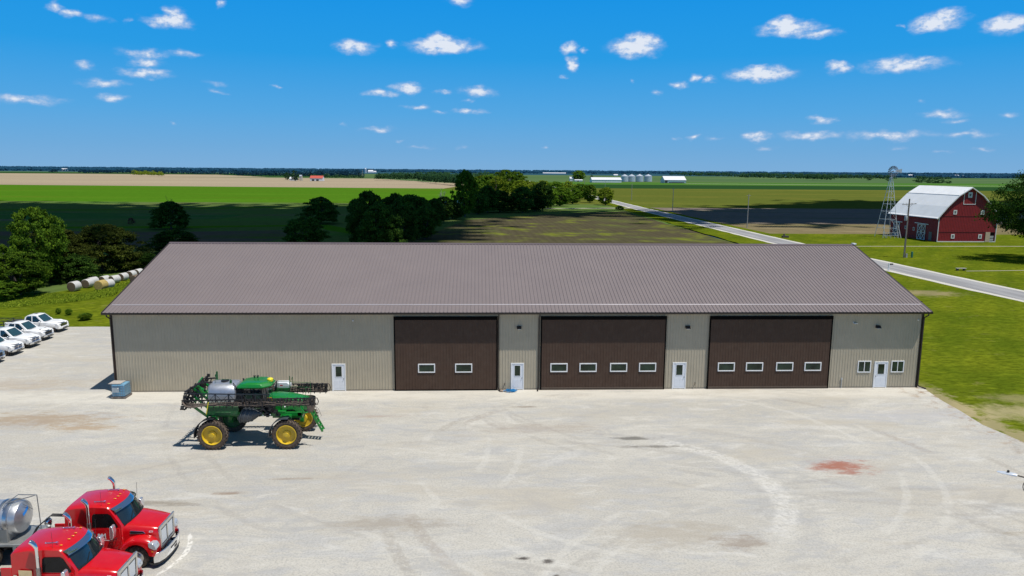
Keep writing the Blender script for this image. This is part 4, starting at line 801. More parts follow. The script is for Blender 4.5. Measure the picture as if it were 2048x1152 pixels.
# folded centre rack and lift arms behind the tank
q = MB()
for y in (-12.1,-11.3,-10.1,-9.1):
    q.bar((10.15,y,2.55),(10.55,y,4.0), .09); q.bar((10.45,y,2.6),(10.75,y,3.7), .06)
for z in (2.6,3.0,3.45,3.85): q.bar((10.15+(z-2.55)*.28,-12.35,z),(10.15+(z-2.55)*.28,-8.9,z), .07)
for k in range(46):
    y = -12.4+rnd.random()*3.4; z = 2.5+rnd.random()*1.4; x = 10.02+(z-2.55)*.30+.25*rnd.random(); s1, s2, s3 = [.06+.14*rnd.random() for _ in range(3)]; q.box(x, x+s1, y, y+s2, z, z+s3)
for k in range(9):
    y = -12.4+.1*rnd.random(); z = 2.6+k*.14; q.box(9.92+k*.04, 10.12+k*.04, y, y+.14, z, z+.09)
q.bar((10.3,-12.2,3.75),(10.95,-11.6,4.12), .10); q.bar((10.7,-11.2,4.0),(11.5,-11.0,3.98), .09); q.bar((10.9,-10.2,4.0),(11.5,-10.1,4.0), .08); q.build('centre_rack', BOOM, sp)
q = MB()
for k in range(12):
    y = -12.2+k*.28; q.tube([(10.1,y,2.6+.3*rnd.random()),(9.98+.1*rnd.random(),y+.1,3.0),(10.3,y+.2*rnd.random(),3.5),(10.6,y,3.8+.2*rnd.random())], .022, 5)
q.build('rack_hose', BLACK, sp, smooth=50)
q = MB()
for y in (-11.5,-9.95):
    q.bar((11.4,y,2.35),(10.45,y,3.25), .12); q.bar((11.4,y,2.95),(10.45,y,3.75), .12); q.bar((11.35,y,2.2),(11.35,y,3.6), .12); q.bar((10.5,y,2.8),(11.3,y,3.55), .08)
q.bar((10.7,-12.2,2.75),(11.5,-12.05,2.02), .13); q.bar((10.6,-11.5,3.95),(11.1,-11.5,3.62), .12); q.bar((10.9,-11.6,3.8),(11.2,-11.6,3.3), .14); q.bar((10.5,-9.95,4.0),(10.5,-11.5,3.7), .08); q.build('lift_arm', GRN, sp)
# front ladder and platform rails
q = MB(); A1, B1 = Vector((17.55,-10.95,2.12)), Vector((18.35,-10.95,.60)); off = Vector((0,.48,0))
q.bar(A1,B1,.07,.12); q.bar(A1+off,B1+off,.07,.12)
for k in range(6): p = A1.lerp(B1, (k+.6)/6); q.bar(p, p+off, .14, .04)
ld = q.build('ladder', GRN, sp)
q = MB(); 
for x, y in ((17.45,-11.35),(17.45,-10.0),(16.1,-10.0),(15.35,-10.0),(15.35,-11.45)): q.tube([(x,y,2.3),(x,y,3.72)], .018, 5)
q.tube([(15.35,-10.0,3.72),(17.45,-10.0,3.62)], .018, 5); q.tube([(15.35,-10.0,3.4),(17.45,-10.0,3.3)], .014, 5); q.tube([(17.45,-11.35,3.62),(17.45,-10.9,3.62)], .018, 5); q.tube([(16.1,-9.9,3.3),(16.1,-9.9,4.05)], .03, 6); q.tube([(16.2,-9.9,3.8),(16.28,-9.9,4.0),(16.3,-9.9,3.5)], .02, 6); q.build('handrail', DGRN, sp)
q = MB(); q.prism([(14.92,3.12),(15.02,3.42),(15.12,3.50),(15.80,3.50),(15.98,3.34),(15.98,3.12)], 'y', -9.5, -9.0); ib = q.build('foam_tank', mat('white_poly', (.75,.77,.80), .4, 0, .04, 2), sp, bevel=.04)
q = MB(); q.box(15.34,15.52,-9.508,-9.50,3.27,3.33); q.build('red_sticker', mat('red_label', (.6,.02,.05), .4), ib)
q = MB(); q.box(15.0,15.9,-9.6,-9.0,2.95,3.12); q.box(15.2,15.3,-9.6,-9.5,2.1,3.0); q.build('bracket', DGRN, sp)

# ------------------------------------------------------------------ IBC tote
ib = thing('ibc_tote', 'blue-tinted plastic liquid tote in a wire cage at the left corner of the long shed', 'tote', (.95,-1.25,0), world=True)
x0, x1, y0, y1 = .45, 1.5, -1.8, -.72
q = MB(); q.box(x0+.04,x1-.04,y0+.04,y1-.04,.18,1.12); q.build('bottle', mat('blue_water_plastic', (.16,.38,.56), .25, 0, .12, 2, coat=.4), ib, bevel=.07, seg=3)
q = MB()
for k in range(7):
    t_ = k/6
    for (ax, ay, bx, by) in ((x0,y0,x1,y0),(x1,y0,x1,y1),(x1,y1,x0,y1),(x0,y1,x0,y0)):
        xx, yy = ax+(bx-ax)*t_, ay+(by-ay)*t_; q.tube([(xx,yy,.14),(xx,yy,1.13)], .011, 4)
for z in (.18,.36,.56,.76,.96,1.13): q.tube([(x0,y0,z),(x1,y0,z),(x1,y1,z),(x0,y1,z),(x0,y0,z)], .013, 4)
q.build('cage', mat('cage_steel', (.22,.27,.32), .4, .7), ib)
q = MB(); q.box(x0-.02,x1+.02,y0-.02,y1+.02,.10,.15)
for xx in (x0, (x0+x1)/2-.06, x1-.12): q.box(xx,xx+.12,y0-.02,y1+.02,.006,.10)
q.box(x0-.02,x1+.02,y0-.02,y0+.08,.006,.03); q.build('pallet', mat('pallet_grey', (.20,.17,.15), .8, 0, .3, 5), ib)
q = MB(); q.box(x0-.22,x1-.35,y0+.1,y1-.08,1.15,1.18); q.build('lid_board', mat('weathered_board', (.42,.38,.34), .8, 0, .2, 5), ib)
q = MB(); q.box(x0+.10,x0+.62,y0-.026,y0-.016,.52,.90); q.build('label_plate', mat('grey_plate', (.36,.42,.47), .35, .3), ib)
q = MB(); q.box(x0+.50,x0+.60,y0-.032,y0-.027,.80,.88); q.build('sticker', WHITE, ib)

# ------------------------------------------------------------------ pickups
PW = mat('white_truck_paint', (.86,.86,.86), .3, 0, .02, 1, coat=.25)
PB = mat('blue_grey_truck_paint', (.16,.24,.34), .2, .3, .05, 1, coat=1)
def pickup(loc, label, style, paint=PW, rack=False, hood='flat'):
    t = thing('pickup_truck', label, 'pickup', loc, 'pickups parked nose out along the left edge of the gravel')
    L_, W = 5.75, .97; fx, rx = 4.75, 1.15   # nose at x=0 is front bumper; body runs from -5.75 to 0
    F = lambda x: x-L_
    low = [(F(.02),.55),(F(.0),1.12),(F(2.0),1.14),(F(3.75),1.14),(F(4.05),1.16),(F(4.6),1.13),(F(5.15),1.06),(F(5.48),.98),(F(5.6),.85),(F(5.62),.62),(F(5.55),.45)]
    ar = lambda cx: [(F(cx)+.49*math.cos(R_(a)), .40+.49*math.sin(R_(a))) for a in range(10, 171, 16)]
    pts = low+[(F(fx)+.52,.42)]+ar(fx)+[(F(fx)-.55,.36),(F(rx)+.55,.36)]+ar(rx)+[(F(rx)-.55,.42)]
    q = MB(); q.prism(pts, 'y', -W, W); q.build('body', paint, t, bevel=.06, seg=3, smooth=40)
    q = MB()
    for s_ in (-1, 1): q.sphere((F(fx-.02),s_*.90,.78), (.62,.13,.36), 18, 10)
    q.sphere((F(4.72),0,1.06), (.95,.74,.085 if hood == 'flat' else .13), 24, 8); q.build('hood', paint, t, smooth=60)
    # greenhouse
    P = [(F(1.98),1.10),(F(2.10),1.72),(F(2.3),1.86),(F(2.9),1.92),(F(3.3),1.88),(F(4.08),1.12)]
    ts = [-1,-.97,-.9,-.5,0,.5,.9,.97,1]
    def gy(tt, z): return tt*(.93-.17*(max(0, z-1.1)/.8))
    q = MB(); q.loft([[(x, gy(tt, z), z-(.05*abs(tt)**6 if z > 1.5 else 0)) for x, z in P] for tt in ts]); q.build('cabin', paint, t, smooth=35)
    def fw(tt, s_, o=.012): x = F(3.30)+(.78)*s_; z = 1.88-.76*s_; return (x+.70*o-.06*tt*tt, gy(tt, z), z+.72*o-(.04*tt**4)*(1-s_))
    q = MB(); q.loft([[fw(-.92+1.84*k/10, s_, .03) for k in range(11)] for s_ in (.10,.5,.93)], closed=False, cap=False); q.build('windscreen', mat('pickup_glass', (.02,.06,.07), .05, 0, .2, spec=.9, coat=.6) if 'pickup_glass' not in bpy.data.materials else bpy.data.materials['pickup_glass'], t, smooth=60)
    for s_ in (-1, 1):
        for a in ([(2.16,1.18),(2.25,1.66),(2.38,1.78),(2.78,1.80),(2.80,1.18)], [(2.90,1.18),(2.88,1.80),(3.22,1.78),(3.78,1.22),(3.76,1.18)]):
            q = MB(); q.add([(F(x), s_*(gy(1, z)+.012), z) for x, z in a], [tuple(range(5))]); q.build('side_window', GLASS, t)
        q = MB(); q.prism([(F(2.86),.50),(F(2.86),1.12),(F(3.95),1.12),(F(3.95),.6),(F(3.85),.5)], 'y', s_*.965, s_*.982); d = q.build('door', paint, t, bevel=.008)
        q = MB(); q.prism([(F(1.95),.50),(F(1.95),1.12),(F(2.82),1.12),(F(2.82),.5)], 'y', s_*.965, s_*.982); d2 = q.build('door', paint, t, bevel=.008)
        for dd, hx in ((d,2.95),(d2,2.05)):
            q = MB(); q.box(F(hx),F(hx+.18),min(s_*.98,s_*1.0),max(s_*.98,s_*1.0),.98,1.02); q.build('handle', BLACK if paint is PW else CHROME, dd)
        q = MB(); q.sphere((F(3.72),s_*1.10,1.20), (.09,.13,.10), 10, 7); q.tube([(F(3.75),s_*.92,1.14),(F(3.73),s_*1.08,1.17)], .03); q.build('mirror', paint if style != 'chrome' else CHROME, t, smooth=60)
        hl = {'gmc': (.60,.92,.72,.94), 'scoop': (.56,.93,.86,.95), 'chrome': (.60,.93,.70,.95)}[style]
        q = MB(); q.add([(F(5.625),s_*hl[0],hl[2]),(F(5.60),s_*hl[0],hl[3]),(F(5.50),s_*hl[1],hl[3]),(F(5.32),s_*.985,hl[3]-.01),(F(5.32),s_*.985,hl[2]+.04),(F(5.54),s_*hl[1],hl[2])], [(0,1,2,5),(5,2,3,4)]); q.build('headlight', LAMP_CLEAR, t)
        for wx in (fx, rx):
            q = MB(); q.lathe([(.24,-.12),(.33,-.14),(.385,-.11),(.395,-.06),(.395,.06),(.385,.11),(.33,.14),(.24,.12)], (F(wx),s_*.86,.395), 'y', 28); wl = q.build('wheel', RUBBER, t, smooth=30)
            q = MB(); e = s_*.13; q.lathe([(.25,e*.95),(.235,e),(.22,e*.6),(.10,e*.75),(.06,e*1.0),(.001,e*1.02)], (F(wx),s_*.86,.395), 'y', 20); q.build('rim', ALU, wl, smooth=40)
    q = MB(); q.box(F(5.60),F(5.645),-.58,.58,.62,.93) 
    g_ = q.build('grille', BLACK if style != 'chrome' else CHROME, t, bevel=.02)
    q = MB()
    if style == 'chrome':
        for s_ in (-1, 1):
            for z0, z1 in ((.645,.765),(.795,.91)): q.box(F(5.646),F(5.652),min(s_*.05,s_*.54),max(s_*.05,s_*.54),z0,z1)
        q.build('grille_inset', mat('grille_blue_black', (.012,.025,.07), .3) if 'grille_blue_black' not in bpy.data.materials else bpy.data.materials['grille_blue_black'], g_)
    else:
        for z in (.70,.78,.86): q.box(F(5.646),F(5.655),-.55,.55,z,z+.02)
        q.build('grille_bar', CHROME if style == 'gmc' else BLACK, g_)
    q = MB(); q.prism([(F(5.45),-.98),(F(5.66),-.92),(F(5.74),-.5),(F(5.75),0),(F(5.74),.5),(F(5.66),.92),(F(5.45),.98)], 'z', .40, .61); bp = q.build('bumper', CHROME if style != 'gmc' else paint, t, bevel=.025)
    q = MB(); q.box(F(5.735),F(5.765),-.42,.42,.44,.52); q.prism([(F(5.3),-.9),(F(5.62),-.85),(F(5.66),0),(F(5.62),.85),(F(5.3),.9)], 'z', .27, .395); q.build('lower_valance', BLACK, bp)
    if hood != 'flat':
        for s_ in (-1, 1):
            q = MB(); q.box(F(4.95),F(5.15),s_*.38-.13,s_*.38+.13,1.135,1.165); q.build('hood_scoop', BLACK, t)
    q = MB(); q.box(F(4.02),F(4.12),-.7,.7,1.13,1.16); q.build('wiper_cowl', BLACK, t)
    q = MB(); q.box(F(.12),F(1.9),-.78,.78,1.13,1.155); q.build('bed', mat('bed_liner', (.03,.03,.03), .7) if 'bed_liner' not in bpy.data.materials else bpy.data.materials['bed_liner'], t)
    if rack:
        q = MB()
        for x in (.2, 1.75):
            for s_ in (-1, 1): q.bar((F(x),s_*.9,1.14),(F(x),s_*.84,2.02), .05)
            q.bar((F(x),-.88,2.02),(F(x),.88,2.02), .05)
        for s_ in (-1, 1): q.bar((F(.0),s_*.84,2.05),(F(2.6),s_*.82,2.08), .05)
        for k in range(4): q.bar((F(.3+k*.55),-.84,2.06),(F(.3+k*.55),.84,2.06), .03)
        q.bar((F(.9),-.9,1.5),(F(.9),.9,1.5), .04); q.build('ladder_rack', BLACK, t)
        q = MB(); q.box(F(.3),F(1.7),-.95,-.6,1.14,1.5); q.build('tool_box', ALU, t)
    else:
        q = MB(); q.box(F(2.75),F(2.95),-.22,.22,1.905,1.93); q.build('roof_hatch', BLACK, t)
    return t
pickup((-16.1,22.5,0), 'white pickup with body-coloured bumper, farthest back in the row beside the lawn', 'gmc')
pickup((-15.45,18.5,0), 'white pickup with black grille, twin hood scoops and ladder rack', 'scoop', rack=True, hood='high')
pickup((-14.95,15.35,0), 'white pickup with chrome crosshair grille and low rack, third from the lawn', 'chrome', rack=True)
pickup((-14.8,12.35,0), 'white pickup with chrome crosshair grille and no rack, beside the blue-grey one', 'chrome')
pickup((-14.5,9.0,0), 'blue-grey pickup nearest the camera in the row, mostly cut off at the left edge', 'scoop', PB)

# ------------------------------------------------------------------ area light near the right edge
hp = gp(2034, 951, 6.0); ht = gp(1996, 943, 6.0)
ax = Vector(hp-ht).normalized(); Lh = .66; hp = Vector(hp); 
lt = thing('street_lamp', 'white flat lamp head with black photocell on a curved arm at the right edge', 'street lamp', (hp.x+2.4*ax.x, hp.y+2.4*ax.y, 0), world=True)
sd = Vector((-ax.y, ax.x, 0)); rings = []
for s_, wd, zt, zb in ((0,.035,.0,-.02),(.05,.085,.02,-.03),(.16,.125,.03,-.035),(.30,.135,.045,-.04),(.45,.13,.065,-.045),(.58,.105,.07,-.05),(.66,.07,.06,-.045)):
    p = hp-ax*(Lh-s_); rings.append([tuple(p+sd*(wd*math.cos(a))+Vector((0,0,(zt if math.sin(a) > 0 else -zb)*math.sin(a)))) for a in [2*math.pi*k/14 for k in range(14)]])
q = MB(); q.loft(rings); hd = q.build('lamp_head', mat('pale_grey_enamel', (.62,.66,.72), .3, .2, .04, 3), lt, smooth=40)
p = hp-ax*.29; q = MB(); q.lathe([(.045,.03),(.045,.12),(.03,.14),(.002,.14)], (p.x,p.y,p.z), 'z', 12); q.build('photocell', BLACK, hd)
q = MB(); e = hp+ax*.02; pts = [e, e+ax*.4+Vector((0,0,-.02)), e+ax*.9+Vector((0,0,-.18)), e+ax*1.6+Vector((0,0,-.5)), e+ax*2.3+Vector((0,0,-.9))]
q.tube(pts, .028, 8); q.build('arm', mat('brown_arm', (.10,.085,.075), .4, .4), lt, smooth=50)
q = MB(); q.tube([tuple(hp+ax*2.4+Vector((0,0,-6))), tuple(hp+ax*2.4+Vector((0,0,.1)))], [.11,.07], 12); q.build('pole', mat('weathered_pole', (.10,.07,.055), .8, 0, .2, 4), lt, smooth=50)
q = MB(); c0 = gp(2056, 974, 5.6); c0 = Vector(c0); q.tube([tuple(c0+ax*(.16*math.cos(a))+Vector((0,0,.24*math.sin(a)))) for a in [2*math.pi*k/20 for k in range(21)]], .016, 6); q.tube([tuple(c0+ax*.16), tuple(hp+ax*1.2+Vector((0,0,-.4)))], .016, 5); q.build('cable_loop', BLACK, lt, smooth=50)
# ------------------------------------------------------------------ foliage
def leafmat(name, dark, mid, light, sat=1):
    m, nt, b = newmat(name); L = nt.links
    ge = nd(nt, 'ShaderNodeNewGeometry'); oi = nd(nt, 'ShaderNodeObjectInfo'); n = nd(nt, 'ShaderNodeTexNoise'); n.inputs['Scale'].default_value = 5; n.inputs['Detail'].default_value = 3
    tc = nd(nt, 'ShaderNodeTexCoord'); L.new(tc.outputs['Object'], n.inputs['Vector'])
    a = nd(nt, 'ShaderNodeMath', operation='MULTIPLY_ADD'); L.new(ge.outputs['Random Per Island'], a.inputs[0]); a.inputs[1].default_value = .45; L.new(n.outputs['Fac'], a.inputs[2])
    rp = nd(nt, 'ShaderNodeValToRGB'); L.new(a.outputs[0], rp.inputs['Fac']); setramp(rp, [(.45, dark), (.75, mid), (1.0, light)])
    hs = nd(nt, 'ShaderNodeHueSaturation'); L.new(rp.outputs[0], hs.inputs['Color'])
    mr = nd(nt, 'ShaderNodeMapRange'); L.new(oi.outputs['Random'], mr.inputs[0]); mr.inputs['To Min'].default_value = .7; mr.inputs['To Max'].default_value = 1.35; L.new(mr.outputs[0], hs.inputs['Value'])
    L.new(hs.outputs[0], b.inputs['Base Color']); b.inputs['Roughness'].default_value = .75; b.inputs['Specular IOR Level'].default_value = .05
    tr = nd(nt, 'ShaderNodeBsdfTranslucent'); L.new(hs.outputs[0], tr.inputs['Color']); mx = nd(nt, 'ShaderNodeMixShader'); mx.inputs[0].default_value = .25
    out = nt.nodes['Material Output']; L.new(b.outputs[0], mx.inputs[1]); L.new(tr.outputs[0], mx.inputs[2]); L.new(mx.outputs[0], out.inputs['Surface'])
    return m
LG = leafmat('leaves_green', (.014,.035,.006), (.035,.085,.010), (.07,.14,.015))
LGN = leafmat('leaves_thicket_green', (.022,.055,.006), (.062,.125,.010), (.13,.21,.014))
LG2 = leafmat('leaves_painted_sunlit_green', (.040,.095,.008), (.105,.20,.014), (.19,.30,.025))  # brighter copy of the green leaves, sunlight painted into the colour
LB = leafmat('leaves_brownish', (.028,.042,.008), (.062,.078,.012), (.105,.13,.018))
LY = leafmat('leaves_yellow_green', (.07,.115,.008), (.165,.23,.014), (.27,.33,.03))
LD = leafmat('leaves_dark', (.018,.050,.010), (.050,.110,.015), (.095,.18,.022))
LBL = leafmat('leaves_haze_tint_blue', (.016,.080,.150), (.022,.095,.165), (.03,.11,.18))  # this and the next two leaf colours have distance haze painted in
LH = leafmat('leaves_haze_tint_mid', (.012,.050,.026), (.026,.080,.030), (.055,.125,.038))
LH2 = leafmat('leaves_haze_tint_dark', (.003,.020,.040), (.006,.028,.050), (.010,.040,.060))
BARK = mat('bark', (.09,.075,.06), .9, 0, .3, 8); PALEBARK = mat('pale_dead_wood', (.36,.33,.28), .85, 0, .2, 6)
def quads_mesh(name, cen, nrm, size, rs, m):
    n = len(cen); nrm = nrm/np.linalg.norm(nrm, axis=1)[:, None]
    a = np.cross(nrm, rs.normal(size=(n, 3))); a /= np.linalg.norm(a, axis=1)[:, None]; b = np.cross(nrm, a)
    s = size[:, None]; asp = rs.uniform(.55, 1, (n, 1))
    V = np.stack([cen-a*s, cen-b*s*asp*.8, cen+a*s, cen+b*s*asp*.8], 1).reshape(-1, 3)
    me = bpy.data.meshes.new(name); me.vertices.add(4*n); me.vertices.foreach_set('co', V.astype(np.float32).ravel())
    me.loops.add(4*n); me.loops.foreach_set('vertex_index', np.arange(4*n, dtype=np.int32)); me.polygons.add(n)
    me.polygons.foreach_set('loop_start', np.arange(0, 4*n, 4, dtype=np.int32)); me.update(); me.materials.append(m); return me
def crown_points(rs, ncl, nleaf, low=.12, top=1., wide=.5, rad=(.09,.17), shape='round', spread=1.0):
    """leaf positions on many overlapping clumps; unit height, about unit width"""
    C_, N_ = [], []
    H = top-low
    for i in range(ncl):
        t = rs.uniform(0, 1); th = rs.uniform(0, 2*np.pi)
        if shape == 'round': env = np.sqrt(max(0, 1-(2*t-1)**2))*(.9+.1*rs.rand())
        elif shape == 'bush': env = np.sqrt(max(0.02, 1-t**2.0))*(.86+.14*min(1, t*4))
        else: env = (1-t)**.6*.9+.1
        rr = env*wide*rs.uniform(.25, 1)**.45*(1+.18*np.sin(th*3+i%3)); z = low+H*(.06+.88*t)
        c = np.array([rr*np.cos(th)*spread, rr*np.sin(th)*spread, z]); r = rs.uniform(*rad)*(1 if t < .8 else .75)*1.12
        k = nleaf//ncl; d = rs.normal(size=(k, 3)); d /= np.linalg.norm(d, axis=1)[:, None]
        d[:, 2] = np.where(d[:, 2] < -.3, -d[:, 2]*.5, d[:, 2])
        p = c+d*r*rs.uniform(.45, 1.12, (k, 1))*np.array([1, 1, .8]); C_.append(p); N_.append(d+rs.normal(size=(k, 3))*.6)
    return np.concatenate(C_), np.concatenate(N_)
def crown_mesh(name, seed, ncl, nleaf, leaf, m, **kw):
    rs = np.random.RandomState(seed); c, n = crown_points(rs, ncl, nleaf, **kw); return quads_mesh(name, c, n, rs.uniform(.6, 1.25, len(c))*leaf, rs, m)
def branch_mb(seed, depth=3, pale=False, h=1.0, r0=.03):
    rd = random.Random(seed); q = MB()
    def grow(p, d, l, r, k):
        pts = [p]; n = 3
        for j in range(n):
            d = (d+Vector((rd.uniform(-.2,.2), rd.uniform(-.2,.2), rd.uniform(-.03,.15)))).normalized(); p = p+d*l/n; pts.append(p)
        q.tube(pts, [r*(1-.5*j/n) for j in range(n+1)], 5, cap=False)
        if k > 0:
            for j in range(3 if k > 1 else 4):
                a = rd.uniform(0, 6.28); s_ = rd.uniform(.45,.95); nd_ = Vector((math.cos(a)*s_, math.sin(a)*s_, 1)).normalized()
                grow(pts[rd.choice((1,2,3,3))], (d*.5+nd_*.8).normalized(), l*rd.uniform(.5,.72), r*.5, k-1)
    grow(Vector((0,0,-.02)), Vector((0,0,1)), h*.45, r0, depth); return q
TR = {}
def variants(key, n, m, ncl, nleaf, leaf, **kw):
    TR[key] = []
    for i in range(n):
        cm = crown_mesh('crown', hash(key) % 1000*0+i*17+len(TR)*101, ncl, nleaf, leaf, m, **kw)
        TR[key].append(cm)
variants('near_green', 2, LGN, 260, 34000, .016, low=.02, wide=.46, rad=(.045,.095))
variants('near_brown', 2, LB, 320, 40000, .015, low=.0, wide=.52, rad=(.045,.09), shape='bush')
variants('dark_bush', 3, LD, 240, 26000, .020, low=.0, wide=.54, rad=(.06,.11), shape='bush')
variants('green_tree', 4, LG2, 170, 16000, .024, low=.0, wide=.47, rad=(.06,.11))
variants('dark_tree', 3, LD, 220, 22000, .022, low=.0, wide=.5, rad=(.06,.11))
variants('yellow_tree', 3, LY, 160, 15000, .024, low=.0, wide=.5, rad=(.06,.11))
variants('far_tree', 3, LH, 26, 700, .060, low=.0, wide=.5, rad=(.13,.22))
LR = leafmat('leaves_reddish_dry', (.06,.03,.02), (.14,.07,.045), (.22,.12,.08))
variants('dry_shrub', 1, LR, 60, 3000, .04, low=0., wide=.5, rad=(.08,.13), shape='bush')
trunk_me = branch_mb(3, 2, r0=.035, h=1.1).build('trunk', BARK, smooth=60); TRUNK = trunk_me.data; bpy.data.objects.remove(trunk_me)
cnt = {}
def tree(kind, x, y, h, wd, label, group=None, name='tree', trunk=True, cat='tree', z=0):
    v = TR[kind]; k = cnt.get(kind, 0); cnt[kind] = k+1
    t = thing(name, label, cat, (x, y, z), group); t.scale = (wd, wd*(1 if k % 2 else .92), h); t.rotation_euler = (0, 0, rnd.uniform(0, 6.28))
    o = bpy.data.objects.new('crown', v[k % len(v)]); C.objects.link(o); o.parent = t
    if trunk:
        o = bpy.data.objects.new('trunk', TRUNK); C.objects.link(o); o.parent = t; o.scale = (1, 1, 1)
    return t
def at(px, py): p = gp(px, py); return p[0], p[1]
def ttop(px, pyb, pyt):
    """ground point and height of something standing at px, base row pyb, top row pyt"""
    b = gp(px, pyb); d = math.hypot(b[0]-CAM[0], b[1]-CAM[1]); u = ray(px, pyt); k = math.hypot(u[0], u[1]); return b[0], b[1], max(.5, CAM[2]+u[2]*d/k)
def T(kind, px, pyb, pyt, wpx, label, group=None, **kw):
    x, y, h = ttop(px, pyb, pyt); d = math.hypot(x-CAM[0], y-CAM[1]); wd = wpx*d/FPX*1.0
    return tree(kind, x, y, h, wd, label, group, **kw)
# left group beside the bales
T('near_green', 78, 572, 410, 95, 'tallest light green tree of the left thicket, its crown rising above the others')
T('near_brown', 118, 556, 452, 125, 'brown-green wide bushy tree in the middle of the left thicket')
T('near_brown', 208, 541, 446, 128, 'rounded olive-brown tree at the right end of the left thicket, above the bales', name='tree')
T('near_green', 40, 592, 500, 105, 'lower leafy green tree at the front left corner of the thicket, nearest the lawn')
T('near_green', 8, 575, 487, 60, 'small light green tree at the far left edge of the photo')
T('dark_bush', 150, 562, 505, 80, 'low dark shrub filling the gap under the brown thicket tree just left of the bales', name='shrub', cat='shrub', trunk=False)
T('near_green', 10, 600, 560, 70, 'low round green shrub at the left edge where the lawn begins', name='shrub', cat='shrub', trunk=False)
T('dark_bush', 262, 538, 505, 56, 'low dark shrub behind the bales, touching the roof edge of the long shed', name='shrub', cat='shrub', trunk=False)
# single trees out in the shaded field
T('dark_bush', 343, 458, 402, 66, 'dark round tree standing alone in the shaded field with a bare twig top')
T('dark_bush', 352, 505, 458, 84, 'dark bush just behind the left end of the roof ridge', name='bush', cat='bush')
T('dark_bush', 296, 540, 505, 50, 'small dark bush showing over the left slope of the roof', name='bush', cat='bush', trunk=False)
T('dark_bush', 640, 447, 393, 68, 'dark rounded tree, upper one of the pair left of the hedgerow')
T('dark_bush', 610, 496, 430, 84, 'dark bushy tree, lower one of the pair left of the hedgerow, touching the roof ridge')
T('dry_shrub', 263, 448, 435, 14, 'small reddish dry shrub in the shaded field left of the lone dark tree', name='shrub', cat='shrub', trunk=False)
# hedgerow, near dark end
HG = 'trees of the hedgerow that runs away behind the long shed'
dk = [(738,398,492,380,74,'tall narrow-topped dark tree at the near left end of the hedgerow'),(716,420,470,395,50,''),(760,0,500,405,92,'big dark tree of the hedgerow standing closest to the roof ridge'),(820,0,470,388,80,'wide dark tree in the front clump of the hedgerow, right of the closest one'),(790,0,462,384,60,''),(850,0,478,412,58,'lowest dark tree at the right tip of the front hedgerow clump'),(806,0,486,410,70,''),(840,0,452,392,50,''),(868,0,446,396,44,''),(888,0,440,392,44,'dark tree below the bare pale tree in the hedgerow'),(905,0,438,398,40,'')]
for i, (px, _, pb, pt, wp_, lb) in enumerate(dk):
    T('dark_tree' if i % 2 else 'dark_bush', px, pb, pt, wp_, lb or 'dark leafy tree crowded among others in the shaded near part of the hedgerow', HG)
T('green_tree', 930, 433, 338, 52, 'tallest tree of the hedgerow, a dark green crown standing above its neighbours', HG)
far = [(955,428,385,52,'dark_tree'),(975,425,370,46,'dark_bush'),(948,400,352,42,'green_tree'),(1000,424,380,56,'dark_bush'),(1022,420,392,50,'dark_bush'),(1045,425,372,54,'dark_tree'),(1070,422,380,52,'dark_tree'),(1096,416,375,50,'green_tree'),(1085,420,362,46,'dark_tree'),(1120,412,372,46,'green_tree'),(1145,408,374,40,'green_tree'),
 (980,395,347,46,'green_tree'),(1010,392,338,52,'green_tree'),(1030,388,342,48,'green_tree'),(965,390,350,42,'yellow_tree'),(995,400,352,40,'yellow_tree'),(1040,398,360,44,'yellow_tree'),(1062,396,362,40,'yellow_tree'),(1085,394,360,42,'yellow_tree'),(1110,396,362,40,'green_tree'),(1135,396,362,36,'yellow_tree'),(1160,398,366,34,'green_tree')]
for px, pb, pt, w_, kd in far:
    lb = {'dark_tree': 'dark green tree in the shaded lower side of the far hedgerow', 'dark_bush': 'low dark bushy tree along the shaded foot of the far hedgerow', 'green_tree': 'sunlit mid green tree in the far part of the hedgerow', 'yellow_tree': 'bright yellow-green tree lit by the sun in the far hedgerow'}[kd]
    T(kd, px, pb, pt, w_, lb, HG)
T('green_tree', 1180, 405, 368, 32, 'second-last tree at the road end of the hedgerow', HG)
T('yellow_tree', 1211, 410, 374, 36, 'last olive-green tree at the road end of the hedgerow', HG)
T('dark_bush', 1240, 420, 411, 16, 'small dark shrub beside the farm track near the road', name='shrub', cat='shrub', trunk=False)
# bare trees
for px, pb, pt, lb, w_ in ((886,412,366,'bare grey leafless tree standing above the dark part of the hedgerow',36),(1016,392,352,'pale bare-branched tree among the yellow-green hedgerow trees',44),(343,440,388,'bare twiggy top branches rising from the lone dark tree',26)):
    x, y, h = ttop(px, pb, pt); d = math.hypot(x-CAM[0], y-CAM[1]); t = thing('bare_tree', lb, 'tree', (x, y, 0)); t.scale = (w_*d/FPX*1.5, w_*d/FPX*1.5, h*.95)
    o = branch_mb(px, 4, r0=.022, h=1.0).build('trunk', PALEBARK if px != 343 else BARK, t, smooth=60)
# large tree at the right edge
rt = thing('tree', 'large dark green shade tree at the right edge, overhanging the red barn', 'tree', (144.6,87.5,0)); rt.scale = (11.2,11.2,1); rt.rotation_euler = (0,0,.6)
rs = np.random.RandomState(5); c_, n_ = crown_points(rs, 190, 42000, low=.0, wide=.98, rad=(.10,.19)); c_[:, 2] = 3.6+c_[:, 2]*15.2; c_[:, :2] *= 1.0
me = quads_mesh('crown', c_*np.array([1,1,1/12.2]), n_, rs.uniform(.6,1.2,len(c_))*.0185, rs, LG); me2 = bpy.data.objects.new('crown', me); C.objects.link(me2); me2.parent = rt; me2.scale = (1,1,12.2)
q = branch_mb(11, 3, r0=.05, h=1.2); o = q.build('trunk', BARK, rt, smooth=60); o.scale = (1,1,13)
